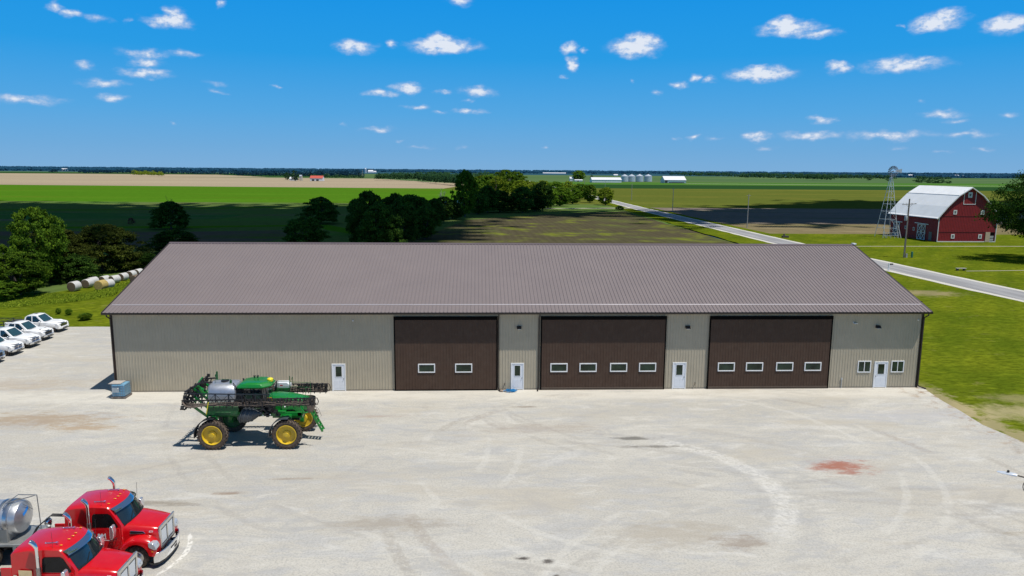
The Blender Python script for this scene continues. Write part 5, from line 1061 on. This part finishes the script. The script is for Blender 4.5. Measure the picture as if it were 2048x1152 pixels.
# distant trees at the farmsteads
T('far_tree', 591, 362, 341, 16, 'dark tree standing right in front of the small white farmhouse')
T('far_tree', 575, 360, 344, 13, 'tree just left of the small white farmhouse')
T('far_tree', 640, 352, 341, 18, 'tree rising behind the red-roofed white outbuilding')
T('green_tree', 1157, 362, 340, 27, 'round green tree beside the far white farmhouse left of the grain bins')
T('far_tree', 1183, 358, 349, 6, 'small dark conifer left of the long white shed')
for k, (px, pb, pt, w_) in enumerate(((1838,366,354,18),(1856,366,357,16),(1868,367,358,12),(1880,367,357,16),(1896,367,361,12),(1738,361,354,9),(1776,362,356,8))):
    T('far_tree', px, pb, pt, w_, 'small dark round tree in the loose row above the barn roof' if k < 5 else 'tiny lone shrub far out in the green fields behind the windmill', 'scattered far trees in the fields beyond the barn' if k < 5 else 'lone far shrubs behind the windmill', trunk=False)
# far woods and tree lines, read as masses
def wood(name, label, m, runs, seed, nl=60, leaf=.16):
    rs = np.random.RandomState(seed); CC, NN, SS = [], [], []
    for (x0, b0, t0, x1, b1, t1, n) in runs:
        for i in range(n):
            u = (i+rs.rand())/n; px = x0+(x1-x0)*u; pb = b0+(b1-b0)*u-rs.rand()*.8; pt = t0+(t1-t0)*u+rs.uniform(-.05,.30)*(pb-(t0+(t1-t0)*u))
            x, y, h = ttop(px, pb, pt); d = math.hypot(x-CAM[0], y-CAM[1]); wpx = max((x1-x0)/n*1.6, (pb-pt)*.9); wd = wpx*d/FPX/2
            dd = rs.normal(size=(nl, 3)); dd /= np.linalg.norm(dd, axis=1)[:, None]; dd[:, 2] = abs(dd[:, 2])*1.6-.6
            CC.append(np.array([x, y, h*.5])+dd*np.array([wd, wd*1.2, h*.48])*rs.uniform(.75,1.05,(nl,1))); NN.append(dd+rs.normal(size=(nl,3))*.3+np.array([0,-.4,.6])); SS.append(np.full(nl, max(wd, h*.45)*leaf*1.6))
    me = quads_mesh(name, np.concatenate(CC), np.concatenate(NN), np.concatenate(SS), rs, m); o = bpy.data.objects.new(name, me); C.objects.link(o); return tag(o, label, 'woods', kind='stuff')
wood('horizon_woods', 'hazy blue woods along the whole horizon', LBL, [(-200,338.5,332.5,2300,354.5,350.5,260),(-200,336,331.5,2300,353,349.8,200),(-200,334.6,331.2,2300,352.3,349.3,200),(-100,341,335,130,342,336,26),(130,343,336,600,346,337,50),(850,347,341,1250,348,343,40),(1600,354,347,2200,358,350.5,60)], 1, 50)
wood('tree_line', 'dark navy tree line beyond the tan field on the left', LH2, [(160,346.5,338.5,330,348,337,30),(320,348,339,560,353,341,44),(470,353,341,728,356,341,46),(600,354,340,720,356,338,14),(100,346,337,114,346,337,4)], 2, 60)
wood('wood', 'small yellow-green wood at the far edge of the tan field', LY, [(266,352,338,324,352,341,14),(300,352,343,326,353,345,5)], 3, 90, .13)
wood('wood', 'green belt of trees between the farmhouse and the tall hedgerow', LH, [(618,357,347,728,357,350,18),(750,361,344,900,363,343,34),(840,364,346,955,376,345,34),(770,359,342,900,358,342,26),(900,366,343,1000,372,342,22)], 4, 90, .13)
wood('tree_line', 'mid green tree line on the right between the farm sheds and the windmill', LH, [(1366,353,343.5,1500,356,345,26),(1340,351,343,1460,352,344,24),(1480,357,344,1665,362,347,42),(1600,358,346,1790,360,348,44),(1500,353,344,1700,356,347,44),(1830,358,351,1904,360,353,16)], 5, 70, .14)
# shrubs and weeds on the left lawn
for px, pb, wpx, ht, lb in ((170,640,24,14,'widest weedy clump on the left lawn near the shed corner, beside worn grass'),(138,630,12,13,'weed clump in the middle of the three on the left lawn'),(117,628,10,12,'weed clump on the left lawn right behind the farthest white pickup')):
    T('near_brown' if 0 else 'green_tree', px, pb, pb-ht, wpx, lb, name='shrub', cat='shrub', trunk=False)
# unmown grass below the thicket and around the bales
rs = np.random.RandomState(9); CC, NN, SS = [], [], []
poly = [(0,592),(60,588),(110,588),(150,590),(210,580),(262,560),(270,566),(225,592),(150,604),(60,612),(0,618),(-60,622),(-60,596)]
def inside(x, y, P):
    r_ = False
    for i in range(len(P)):
        a, b = P[i], P[i-1]
        if (a[1] > y) != (b[1] > y) and x < (b[0]-a[0])*(y-a[1])/(b[1]-a[1])+a[0]: r_ = not r_
    return r_
P3 = [at(*p) for p in poly]; xs = [p[0] for p in P3]; ys = [p[1] for p in P3]; n = 0; pts = []
while len(pts) < 20000:
    x, y = rs.uniform(min(xs), max(xs)), rs.uniform(min(ys), max(ys))
    if inside(x, y, P3) and noise.noise(Vector((x*.35, y*.35, 3)))+rs.rand()*.5 > -.05: pts.append((x, y))
P2 = np.array(pts); hh = np.array([.08+.22*max(0, noise.noise(Vector((p[0]*.3, p[1]*.3, 0)))+.4) for p in P2])*rs.uniform(.5,1.2,len(P2))
me = quads_mesh('tall_grass', np.column_stack([P2, hh*.5]), np.column_stack([rs.normal(size=len(P2)), rs.normal(size=len(P2))-.6, rs.uniform(.2,.9,len(P2))]), hh*.42+.03, rs, LY)
o = bpy.data.objects.new('tall_grass', me); C.objects.link(o); tag(o, 'unmown bright grass below the thicket and around the bales', 'grass', kind='stuff')

# ------------------------------------------------------------------ round bales
WRAP = mat('pale_net_wrap', (.55,.54,.52), .6, 0, .10, 4, dirt=(.35,.28,.2), dirt_amt=.4); HAY = mat('weathered_hay', (.16,.115,.075), .95, 0, .4, 10, bump=.8); STRAW = mat('golden_straw', (.42,.31,.10), .95, 0, .35, 9, bump=.8)
BD = [(145,583,1.75,'dark-ended pale wrapped round bale, nearest and leftmost of the row',WRAP),(172,576,1.6,'wrapped round bale second in the front row',WRAP),(182,571,1.5,'pale round bale in the back row just behind the second bale',WRAP),(206,568,1.5,'pale round bale in the back row behind the golden one',WRAP),
 (199,581,1.8,'broken golden straw bale with its wrap torn off',STRAW),(213,577,1.6,'wrapped round bale pressed against the right side of the golden bale',WRAP),(226,567,1.5,'wrapped round bale with brown end, right of the golden bale',WRAP),(243,562,1.5,'whitish round bale second from the roof edge',WRAP),(260,557,1.5,'pale round bale by the roof edge of the long shed',WRAP),(268,566,1.5,'dark brown bare-ended bale half hidden by the roof edge',HAY),(274,553,1.5,'pale bale farthest back in the row, mostly hidden by the roof',WRAP)]
for px, pb, dia, lb, m_ in BD:
    x, y = at(px, pb); r = dia*.40; t = thing('round_bale', lb, 'bale', (x, y+.6, 0), 'round bales in front of the thicket'); t.rotation_euler = (0, 0, R_(78+rnd.uniform(-14, 10)))
    q = MB(); ln = 1.35; q.lathe([(r*.93,-ln/2),(r,-ln/2+.06)]+[(r*(1+.012*math.sin(k*2.1)), -ln/2+.06+(ln-.12)*k/10) for k in range(1,10)]+[(r,ln/2-.06),(r*.93,ln/2)], (0,0,r*.97), 'x', 28); q.build('net_wrap' if m_ is WRAP else 'straw_roll', m_, t, smooth=50)
    for e in (-1, 1):
        q = MB(); q.lathe([(r*.94,e*ln/2),(r*.7,e*(ln/2+.03)),(r*.5,e*(ln/2+.01)),(r*.25,e*(ln/2+.04)),(.001,e*(ln/2+.02))], (0,0,r*.97), 'x', 24); q.build('straw_end', STRAW if m_ is STRAW else HAY, t, smooth=40)

# ------------------------------------------------------------------ red barn
BR = mat('barn_red_boards', (.27,.012,.016), .6, 0, .10, .8, dirt=(.16,.02,.02), dirt_amt=.4); BRD = mat('board_joint_dark', (.10,.006,.008), .7)
BW = mat('barn_white_trim', (.72,.72,.72), .5, 0, .05, 2); BROOF = mat('white_metal_roof', (.86,.86,.85), .5, .0, .05, .4)
bx, by, bw_, bl_ = 147.45, 127.9, 15.67, 21.7
bn_ = thing('barn', 'red gambrel-roofed barn with white metal roof beside the windmill', 'barn', (bx, by, 0)); bn_.rotation_euler = (0, 0, R_(.6)); 
cxm = bw_/2; prof = [(0,0),(0,6.5),(2.0,9.05),(4.6,11.85),(cxm,13.95),(bw_-4.6,11.85),(bw_-2.0,9.05),(bw_,6.5),(bw_,0)]
q = MB(); q.prism(prof, 'y', 0, bl_); wall = q.build('wall', BR, bn_)
q = MB()
for z in (2.55, 6.65): q.box(0.0,bw_,-.06,-.0,z,z+.07)
k = 0.3
while k < bw_:
    zt_ = np.interp(k, [0,2,4.6,cxm,bw_-4.6,bw_-2,bw_], [6.5,9.05,11.85,13.95,11.85,9.05,6.5]); q.box(k,k+.03,-.025,0,.1,zt_-.1); k += .42
k = .3
while k < bl_: q.box(-.025,0,k,k+.03,.1,6.4); k += .42
q.build('board_joint', BRD, wall)
q = MB(); rp_ = [(-.85,6.15),(-.45,6.45),(1.75,9.2),(4.5,12.05),(cxm,14.2),(bw_-4.5,12.05),(bw_-1.75,9.2),(bw_+.45,6.45),(bw_+.85,6.15)]
rin = [(x, z-.16) for x, z in rp_]; 
for i in range(len(rp_)-1):
    a, b_, c_, d_ = rp_[i], rp_[i+1], rin[i+1], rin[i]; q.add([(p[0], yy, p[1]) for yy in (-.55, bl_+.55) for p in (a,b_,c_,d_)], [(0,1,5,4),(3,2,6,7),(0,1,2,3),(4,5,6,7)])
rf = q.build('roof', BROOF, bn_)
q = MB()
for i in range(len(rp_)-1):
    a, b_ = rp_[i], rp_[i+1]; q.bar((a[0],-.58,a[1]-.16),(b_[0],-.58,b_[1]-.16), .10, .22)
q.build('rake_board', BW, rf)
q = MB(); q.bar((4.5,-.5,12.08),(4.5,bl_+.5,12.08), .12, .05); q.build('roof_seam', mat('seam', (.4,.42,.45), .5), rf)
q = MB(); q.box(-.08,.10,-.09,-.0,0,6.5); q.box(bw_-.10,bw_+.08,-.09,0,0,6.5); q.box(0,bw_,-.07,-.0,.0,.22); q.build('corner_board', BW, bn_)
def bwin(x, z, w_=.95, h_=1.15, y=-.08):
    q = MB(); q.box(x-w_/2,x+w_/2,y,-.0,z-h_/2,z+h_/2); f = q.build('window', BW, bn_); q = MB()
    for sx in (-1, 1):
        for sz in (-1, 1): q.box(x+sx*.13-.10,x+sx*.13+.10,y-.012,y-.002,z+sz*.17-.14,z+sz*.17+.14)
    q.build('pane', PANE, f)
for px, py in ((1910.5,424.5),(1965.5,425),(1905.5,472.7),(1960.3,473)):
    p = wp(px, py, by); bwin(p[0]-bx, p[2])
p = wp(1941, 390, by); bwin(p[0]-bx, p[2], 1.1, 1.4)
q = MB(); zc = p[2]; xc = p[0]-bx
for u in ((xc-1.65,xc-1.5,zc-2.3,zc+1.2),(xc+1.5,xc+1.65,zc-2.3,zc+1.2),(xc-1.65,xc+1.65,zc-2.45,zc-2.3)): q.box(u[0],u[1],-.07,-.0,u[2],u[3])
q.build('loft_door_trim', BW, bn_)
a = wp(1970,480,by)[0]-bx; b_ = wp(1979,480,by)[0]-bx; c_ = wp(1988,480,by)[0]-bx
q = MB(); q.box(a,b_,-.14,-.0,.05,2.6); q.build('sliding_door', mat('tan_door', (.52,.40,.28), .7, 0, .1, 4), bn_); q = MB(); q.box(b_,c_,-.045,-.0,.05,2.6); op = q.build('doorway', HDR, bn_)
q = MB()
for z in (.25,.65,1.05,1.45): q.box(b_,c_-.2,-.10,-.055,z,z+.16)
q.build('gate', BW, op)
# long side facing the windmill
def sdoor(y0, y1, h):
    q = MB(); q.box(-.09,-.0,y0,y1,.1,h); d = q.build('sliding_door', mat('door_dark_red', (.10,.012,.014), .6) if 'door_dark_red' not in bpy.data.materials else bpy.data.materials['door_dark_red'], bn_); q = MB(); ym = (y0+y1)/2; hm = h/2
    for ya, yb in ((y0, ym), (ym, y1)):
        for za, zb in ((.1, hm), (hm, h)): q.bar((-.11,ya,za),(-.11,yb,zb), .06, .14); q.bar((-.11,ya,zb),(-.11,yb,za), .06, .14)
    for y_ in (y0, ym, y1): q.bar((-.12,y_,.1),(-.12,y_,h), .06, .16)
    for z_ in (.15, hm, h): q.bar((-.115,y0,z_),(-.115,y1,z_), .06, .16)
    q.build('door_brace', BW, d); q = MB(); q.bar((-.14,y0-1.2,h+.25),(-.14,y1+1.4,h+.35), .08, .2); q.build('door_track', BW, d)
sdoor(5.2,8.6,4.0); sdoor(17.0,20.0,3.8)
q = MB(); q.box(-.08,0,2.3,3.6,.1,2.4); q.build('side_door', mat('grey_door', (.16,.15,.14), .7), bn_)
for y_, z_ in ((10.4,2.6),(14.3,2.7)):
    q = MB(); q.box(-.08,0,y_-.35,y_+.35,z_-.45,z_+.45); f = q.build('window', BW, bn_); q = MB(); q.box(-.09,-.082,y_-.22,y_+.22,z_-.32,z_+.32); q.build('pane', PANE, f)

# ------------------------------------------------------------------ windmill
wm = thing('windmill', 'tall grey lattice farm windmill with round fan and tail, left of the red barn', 'windmill', (141.6,141.5,0))
WM = mat('windmill_steel', (.62,.64,.68), .5, .4, .1, 3); q = MB(); hz = 16.6; b0 = 1.9
cor = lambda s_, z: [(sx*(b0*(1-z/hz)+.22), sy*(b0*(1-z/hz)+.22), z) for sx, sy in s_]
S4 = ((-1,-1),(1,-1),(1,1),(-1,1))
for k in range(4): q.bar(cor(S4,0)[k], cor(S4,hz)[k], .10)
lv = [0,2.6,5.0,7.2,9.2,11.0,12.6,14.0,15.3,16.4]
for i in range(len(lv)-1):
    A, B = cor(S4,lv[i]), cor(S4,lv[i+1])
    for k in range(4):
        q.bar(B[k], B[(k+1)%4], .06)
        if k in (1, 2): q.bar(A[k], B[(k+1)%4], .014)
q.build('tower', WM, wm)
q = MB(); zc = 18.05; q.tube([(0,0,hz-.1),(0,0,zc)], .10, 8); q.tube([(-.05,-.7,zc),(.2,.4,zc)], .14, 8); q.build('gearbox', WM, wm)
q = MB(); n = 18
for k in range(n):
    a = 2*math.pi*k/n; da = .115
    def P(r_, aa, y_): return (r_*math.cos(aa), y_, zc+r_*math.sin(aa))
    q.add([P(.62,a-da*.7,-.72),P(1.50,a-da,-.78),P(1.50,a+da,-.62),P(.62,a+da*.7,-.66)], [(0,1,2,3)])
for r_ in (.75,1.25): q.tube([P(r_, 2*math.pi*k/24, -.7) for k in range(25)], .02, 4)
for k in range(6): a = 2*math.pi*k/6; q.tube([(0,-.7,zc),P(1.3,a,-.7)], .02, 4)
q.sphere((0,-.72,zc), .16, 8, 6); q.build('fan', mat('fan_steel', (.14,.16,.19), .5, .2, .1, 3), wm)
q = MB(); q.tube([(.1,.2,zc),(1.9,.5,zc+.15)], .05, 5); q.add([(1.6,.45,zc-.1),(3.2,.7,zc-.45),(3.2,.7,zc+.75),(1.6,.45,zc+.35)], [(0,1,2,3)]); q.build('tail_vane', mat('vane', (.38,.42,.44), .5, .2), wm)
q = MB(); 
for (a, b_) in (((-2.6,-2.6),(-1.4,-2.2)),((1.8,-2.2),(2.6,-2.8))): q.bar((a[0],a[1],3.3 if a[0]<0 else 3.6),(b_[0],b_[1],0), .14)
q.box(-2.4,2.0,-2.7,-2.6,1.4,1.5); q.box(-2.4,2.0,-2.7,-2.6,.6,.7)
for x in (-2.4,-1.3,-.2,.9,2.0): q.box(x-.05,x+.05,-2.7,-2.6,0,1.5)
q.build('pump_fence', WM, wm)

# ------------------------------------------------------------------ poles, mailbox, small things
WOOD = mat('pole_wood', (.15,.115,.085), .9, 0, .2, 3); WOODP = mat('weathered_pale_pole', (.36,.33,.30), .9, 0, .1, 3)
p_ = thing('utility_pole', 'dark wooden utility pole with crossarm and transformer in front of the red barn', 'utility pole', (118.2,92.9,0))
q = MB(); q.tube([(0,0,-.1),(.05,0,12.3)], [.20,.13], 10); q.build('pole', WOOD, p_, smooth=50)
q = MB(); q.bar((-1.5,-.16,11.1),(1.5,-.16,11.3), .14, .12); q.bar((-.7,-.14,11.15),(0,-.12,10.5), .04); q.bar((.7,-.14,11.2),(.05,-.12,10.5), .04); q.build('crossarm', mat('arm_wood', (.28,.25,.22), .8), p_)
q = MB()
for x in (-1.35,-.55,.55,1.35): q.lathe([(.03,11.28),(.07,11.34),(.07,11.42),(.03,11.48)], (x,-.16,0), 'z', 8)
q.build('insulator', mat('porcelain', (.5,.5,.5), .3), p_)
q = MB(); q.lathe([(.28,7.75),(.30,7.85),(.30,8.65),(.26,8.75),(.05,8.8)], (-.42,-.1,0), 'z', 14, cap=True); q.tube([(-.3,-.1,8.8),(-.35,-.1,9.9),(0,-.1,10.2)], .02, 5); q.build('transformer', mat('grey_can', (.35,.36,.38), .5), p_, smooth=40)
q = MB(); q.tube([(-.16,-.16,.1),(-.10,-.16,7.6)], .05, 6); q.box(.2,.55,-.3,-.1,0,.85); q.build('conduit', mat('conduit_grey', (.34,.34,.34), .6), p_)
q = MB(); q.prism([(1.0,0),(1.35,0),(1.35,1.25),(1.0,1.25)], 'y', -.15, .15); o = MB(); o.box(119.6,119.95,92.6,92.9,0,1.25); pd = o.build('meter_pedestal', mat('green_box', (.03,.16,.10), .5), bevel=.04); tag(pd, 'small green utility pedestal beside the dark wooden pole', 'utility box')
i = 0
for px, pb, pt, lb in ((1494,455,388,'tall pale utility pole standing nearest along the road, right of centre'),(1345,422,376,'second pale utility pole along the road, middle of the fields'),(1263,400,367,'thin far utility pole just right of the end of the hedgerow'),(1210,376,361,'thin far utility pole above the road end of the hedgerow'),(1169,372,359,'thin far utility pole left of the long white shed'),(1142,372,361,'farthest utility pole beside the white farmhouse'),(725,356,340,'lone pole standing in the tan field left of the green wood')):
    x, y, h = ttop(px, pb, pt); t = thing('utility_pole', lb, 'utility pole', (x, y, 0)); r_ = max(.14, .0005*math.hypot(x, y)*.55)
    q = MB(); q.tube([(0,0,-.1),(0,0,h)], [r_*1.1,r_*.8], 8); q.build('pole', WOODP, t, smooth=50)
    if y < 700 and px > 1200: q = MB(); q.bar((-.7,0,h-.5),(.7,0,h-.5), .1); q.build('crossarm', WOODP, t)
mbx = thing('mailbox', 'black mailbox on a white post at the near edge of the road', 'mailbox', (103.25,72.35,0)); q = MB(); q.box(-.09,.09,-.09,.09,0,1.35); q.build('post', WHITE, mbx)
q = MB(); q.prism([(-.12,1.05),(.12,1.05),(.12,1.22),(.08,1.29),(-.08,1.29),(-.12,1.22)], 'x', .1, .72); q.build('box', BLACK, mbx)
q = thing('stone_bench', 'low grey slab like a bench on the lawn in front of the barn', 'bench', (116.9,72.5,0)); o = MB(); o.box(-.9,.9,-.28,.28,.36,.46); o.build('slab', mat('concrete_slab', (.42,.40,.34), .8, 0, .15, 4), q); o = MB(); o.box(-.75,-.5,-.22,.22,0,.36); o.box(.5,.75,-.22,.22,0,.36); o.build('leg', mat('dark_slab_leg', (.08,.075,.06), .8), q)
x, y = at(1731,152+320+4)
x, y = at(1568, 475); q = MB(); q.tube([(x,y,0),(x,y,1.0)], .25, 10); q.box(x-.6,x+1.2,y-.4,y+.3,0,.5); o = q.build('road_culvert', mat('dark_culvert', (.07,.06,.05), .8), bevel=.05); tag(o, 'small dark culvert end beside the road where the dry grass strip meets the lawn', 'culvert')

# ------------------------------------------------------------------ far farm buildings
FW = mat('far_white_siding', (.70,.72,.76), .5, 0, .04, .2); FR = mat('far_red_roof', (.50,.09,.06), .6, 0, .08, .3); FG = mat('far_grey_metal', (.48,.54,.60), .4, .3, .1, .3); FD = mat('far_dark_opening', (.03,.04,.06), .7); FRF = mat('far_white_roof', (.72,.72,.73), .5)
def house(name, label, cat, px0, px1, pb, pt, depth, roofm=FRF, wallm=FW, eave=.6, holes=(), group=None):
    a, b_ = gp(px0, pb), gp(px1, pb); y = (a[1]+b_[1])/2; a, b_ = wp(px0, pb, y), wp(px1, pb, y); W = b_[0]-a[0]; h = wp((px0+px1)/2, pt, y)[2]; t = thing(name, label, cat, ((a[0]+b_[0])/2, y, 0), group)
    ze = h*eave; q = MB(); q.prism([(0,0),(0,ze),(depth/2,h-.05),(depth,ze),(depth,0)], 'x', -W/2, W/2); wl = q.build('wall', wallm, t)
    q = MB()
    for s_ in (0, 1):
        ya, yb = (-.4, depth/2) if s_ == 0 else (depth+.4, depth/2); q.add([(-W/2-.4,ya,ze-.1),(W/2+.4,ya,ze-.1),(W/2+.4,yb,h+.1),(-W/2-.4,yb,h+.1),(-W/2-.4,ya,ze-.3),(W/2+.4,ya,ze-.3)], [(0,1,2,3),(0,4,5,1)])
    q.build('roof', roofm, t)
    for u0, u1, z0, z1 in holes:
        q = MB(); q.box(-W/2+u0*W,-W/2+u1*W,-.12,0,z0*ze,z1*ze); q.build('door', FD, t)
    return t
house('outbuilding', 'white outbuilding with bright red roof out in the tan field', 'outbuilding', 620, 645, 362, 351.5, 14, FR, FW, .55, [(.15,.35,0,.6),(.5,.7,0,.6)])
house('farmhouse', 'small white farmhouse half hidden by a tree in the tan field', 'house', 579, 592, 361, 354, 10, FRF, FW, .55, [(.3,.45,.3,.7)]); house('silo_shed', 'narrow tan-grey building right of the tree at the small white farmhouse', 'outbuilding', 599, 603, 361, 350, 8, FG, mat('far_tan', (.45,.42,.36), .6), .8)
house('long_shed', 'long low white metal shed left of the grain bins', 'shed', 1184, 1243, 365, 355, 24, FRF, FW, .55, [])
house('machine_barn', 'grey shed with white roof and dark open end, right of the grain bins', 'shed', 1329, 1372, 366, 352.5, 26, FRF, FG, .45, [(.02,.14,0,.95),(.20,.9,.05,.28)])
house('farmhouse', 'white farmhouse beside the round green tree, left of the long white shed', 'house', 1140, 1147, 362, 353.5, 10, FRF, FW, .6, []); house('garage', 'small white garage just right of the round green tree by the far farmhouse', 'garage', 1150, 1165, 363, 359, 8, FRF, FW, .7, [(.3,.5,0,.7)])
for k, (px, r_, hh, lb) in enumerate(((1249,5.6,9.3,'leftmost cylindrical steel grain bin, beside the long white shed'),(1263,5.9,9.3,'second grain bin from the left, with a flatter roof'),(1279,5.9,9.6,'third grain bin from the left'),(1296,6.1,9.6,'rightmost cylindrical steel grain bin'))):
    p = gp(px, 363.3); t = thing('grain_bin', lb, 'grain bin', (p[0], p[1], 0), 'steel grain bins at the far farm'); q = MB(); r_ *= 1.12; q.lathe([(r_,0)]+[(r_*(1+.006*(j%2)), hh*j/14) for j in range(1,15)], (0,0,0), 'z', 28); q.build('bin_wall', FG, t)
    q = MB(); q.lathe([(r_*1.03,hh),(r_*.5,hh+1.9),(r_*.13,hh+3.1),(r_*.12,hh+3.5),(.01,hh+3.7)], (0,0,0), 'z', 28); q.build('bin_roof', mat('bin_roof', (.62,.66,.70), .35, .4) if 'bin_roof' not in bpy.data.materials else bpy.data.materials['bin_roof'], t)
house('shed', 'tiny white shed on the far left horizon', 'shed', 120, 133, 341.5, 336.8, 20, FRF, FW, .5); house('shed', 'low pale shed right of the tiny white one on the left horizon', 'shed', 141, 148, 341.3, 338.5, 20, FRF, FW, .6); house('shed', 'white speck of a shed at the left edge of the horizon', 'shed', 0, 6, 338.8, 336, 20, FRF, FW, .6)
house('shed', 'wide white farm building on the horizon above the green wood', 'shed', 736, 746, 345.5, 340.2, 20, FRF, FW, .5); house('shed', 'smaller white farm building at the right of the wide one on the horizon', 'shed', 747, 752, 345.5, 342, 20, FRF, FW, .6); 
x, y, h = ttop(731, 346, 336); t = thing('silo', 'thin pale silo standing left of the white farm buildings on the horizon', 'silo', (x, y, 0)); q = MB(); q.tube([(0,0,0),(0,0,h*.8)], 6, 12); q.sphere((0,0,h*.8), (6,6,5), 12, 6); q.build('silo_wall', FG, t, smooth=50)
house('shed', 'small white shed far behind the windmill, just right of its tail', 'shed', 1818, 1826, 352.5, 349.2, 20, FRF, FW, .5); house('shed', 'left one of the white far sheds above the right side of the barn', 'shed', 1903, 1906, 352.5, 350, 20, FRF, FW, .5); house('shed', 'largest white far shed above the right side of the barn', 'shed', 1911, 1918, 353, 350, 20, FRF, FW, .5); house('shed', 'right one of the white far sheds above the barn', 'shed', 1926, 1931, 353, 350.6, 20, FRF, FW, .5)
house('shed', 'low pale shed above the far end of the hedgerow on the horizon', 'shed', 1086, 1132, 347.6, 345.2, 20, FRF, FW, .6); house('shed', 'small white shed left of the grain bins on the horizon', 'shed', 1228, 1236, 352, 348.5, 20, FRF, FW, .6)

# ------------------------------------------------------------------ clouds overhead: they throw the shadows over the fields
CLM = mat('cloud_white', (.85,.86,.9), 1, 0, .03, .01, spec=0)
def cloud(poly, alt, seed, label):
    """flat-bottomed puffy cloud whose sun shadow falls on the given ground outline"""
    k = alt/SUN.z; ox, oy = SUN.x*k, SUN.y*k; xs = [p[0] for p in poly]; ys = [p[1] for p in poly]; st_ = 5.5
    nx = int((max(xs)-min(xs)+60)/st_); ny = int((max(ys)-min(ys)+60)/st_); vs, fs, idx = [], [], {}
    def ins(x, y):
        v = noise.noise_vector(Vector((x*.012, y*.012, seed)))*20+noise.noise_vector(Vector((x*.05, y*.05, seed)))*8; return inside(x+v.x+rnd.gauss(0, 7), y+v.y+rnd.gauss(0, 11), poly)
    cells = [(i, j) for i in range(nx) for j in range(ny) if ins(min(xs)-30+i*st_, min(ys)-30+j*st_)]; cs = set(cells)
    def vert(i, j, top):
        key = (i, j, top)
        if key not in idx:
            x, y = min(xs)-30+(i-.5)*st_, min(ys)-30+(j-.5)*st_; full = sum((i+a, j+b) in cs for a in (-1,0) for b in (-1,0)) == 4
            zz = alt+(max(0, 26+30*noise.fractal(Vector((x*.02, y*.02, seed)), 1, 2, 4)) if (top and full) else 0)+(0 if not top else .2); idx[key] = len(vs); f = zz/SUN.z; vs.append((x+SUN.x*k, y+SUN.y*k, zz))
        return idx[key]
    for i, j in cells:
        fs.append((vert(i,j,1),vert(i+1,j,1),vert(i+1,j+1,1),vert(i,j+1,1))); fs.append((vert(i,j,0),vert(i,j+1,0),vert(i+1,j+1,0),vert(i+1,j,0)))
    me = bpy.data.meshes.new('cloud'); me.from_pydata(vs, [], fs); me.shade_smooth(); me.materials.append(CLM); o = bpy.data.objects.new('cloud', me); C.objects.link(o); o['kind'] = 'structure'; return o
cloud([(-420,118),(-150,96),(-60,84),(-25,78),(8,90),(17,125),(24,160),(30,200),(52,228),(85,226),(112,186),(150,190),(200,192),(330,205),(460,215),(520,330),(430,440),(300,425),(220,390),(160,315),(110,285),(60,262),(15,285),(0,318),(-60,308),(-140,318),(-260,345),(-420,400)], 520, 1.3, '')
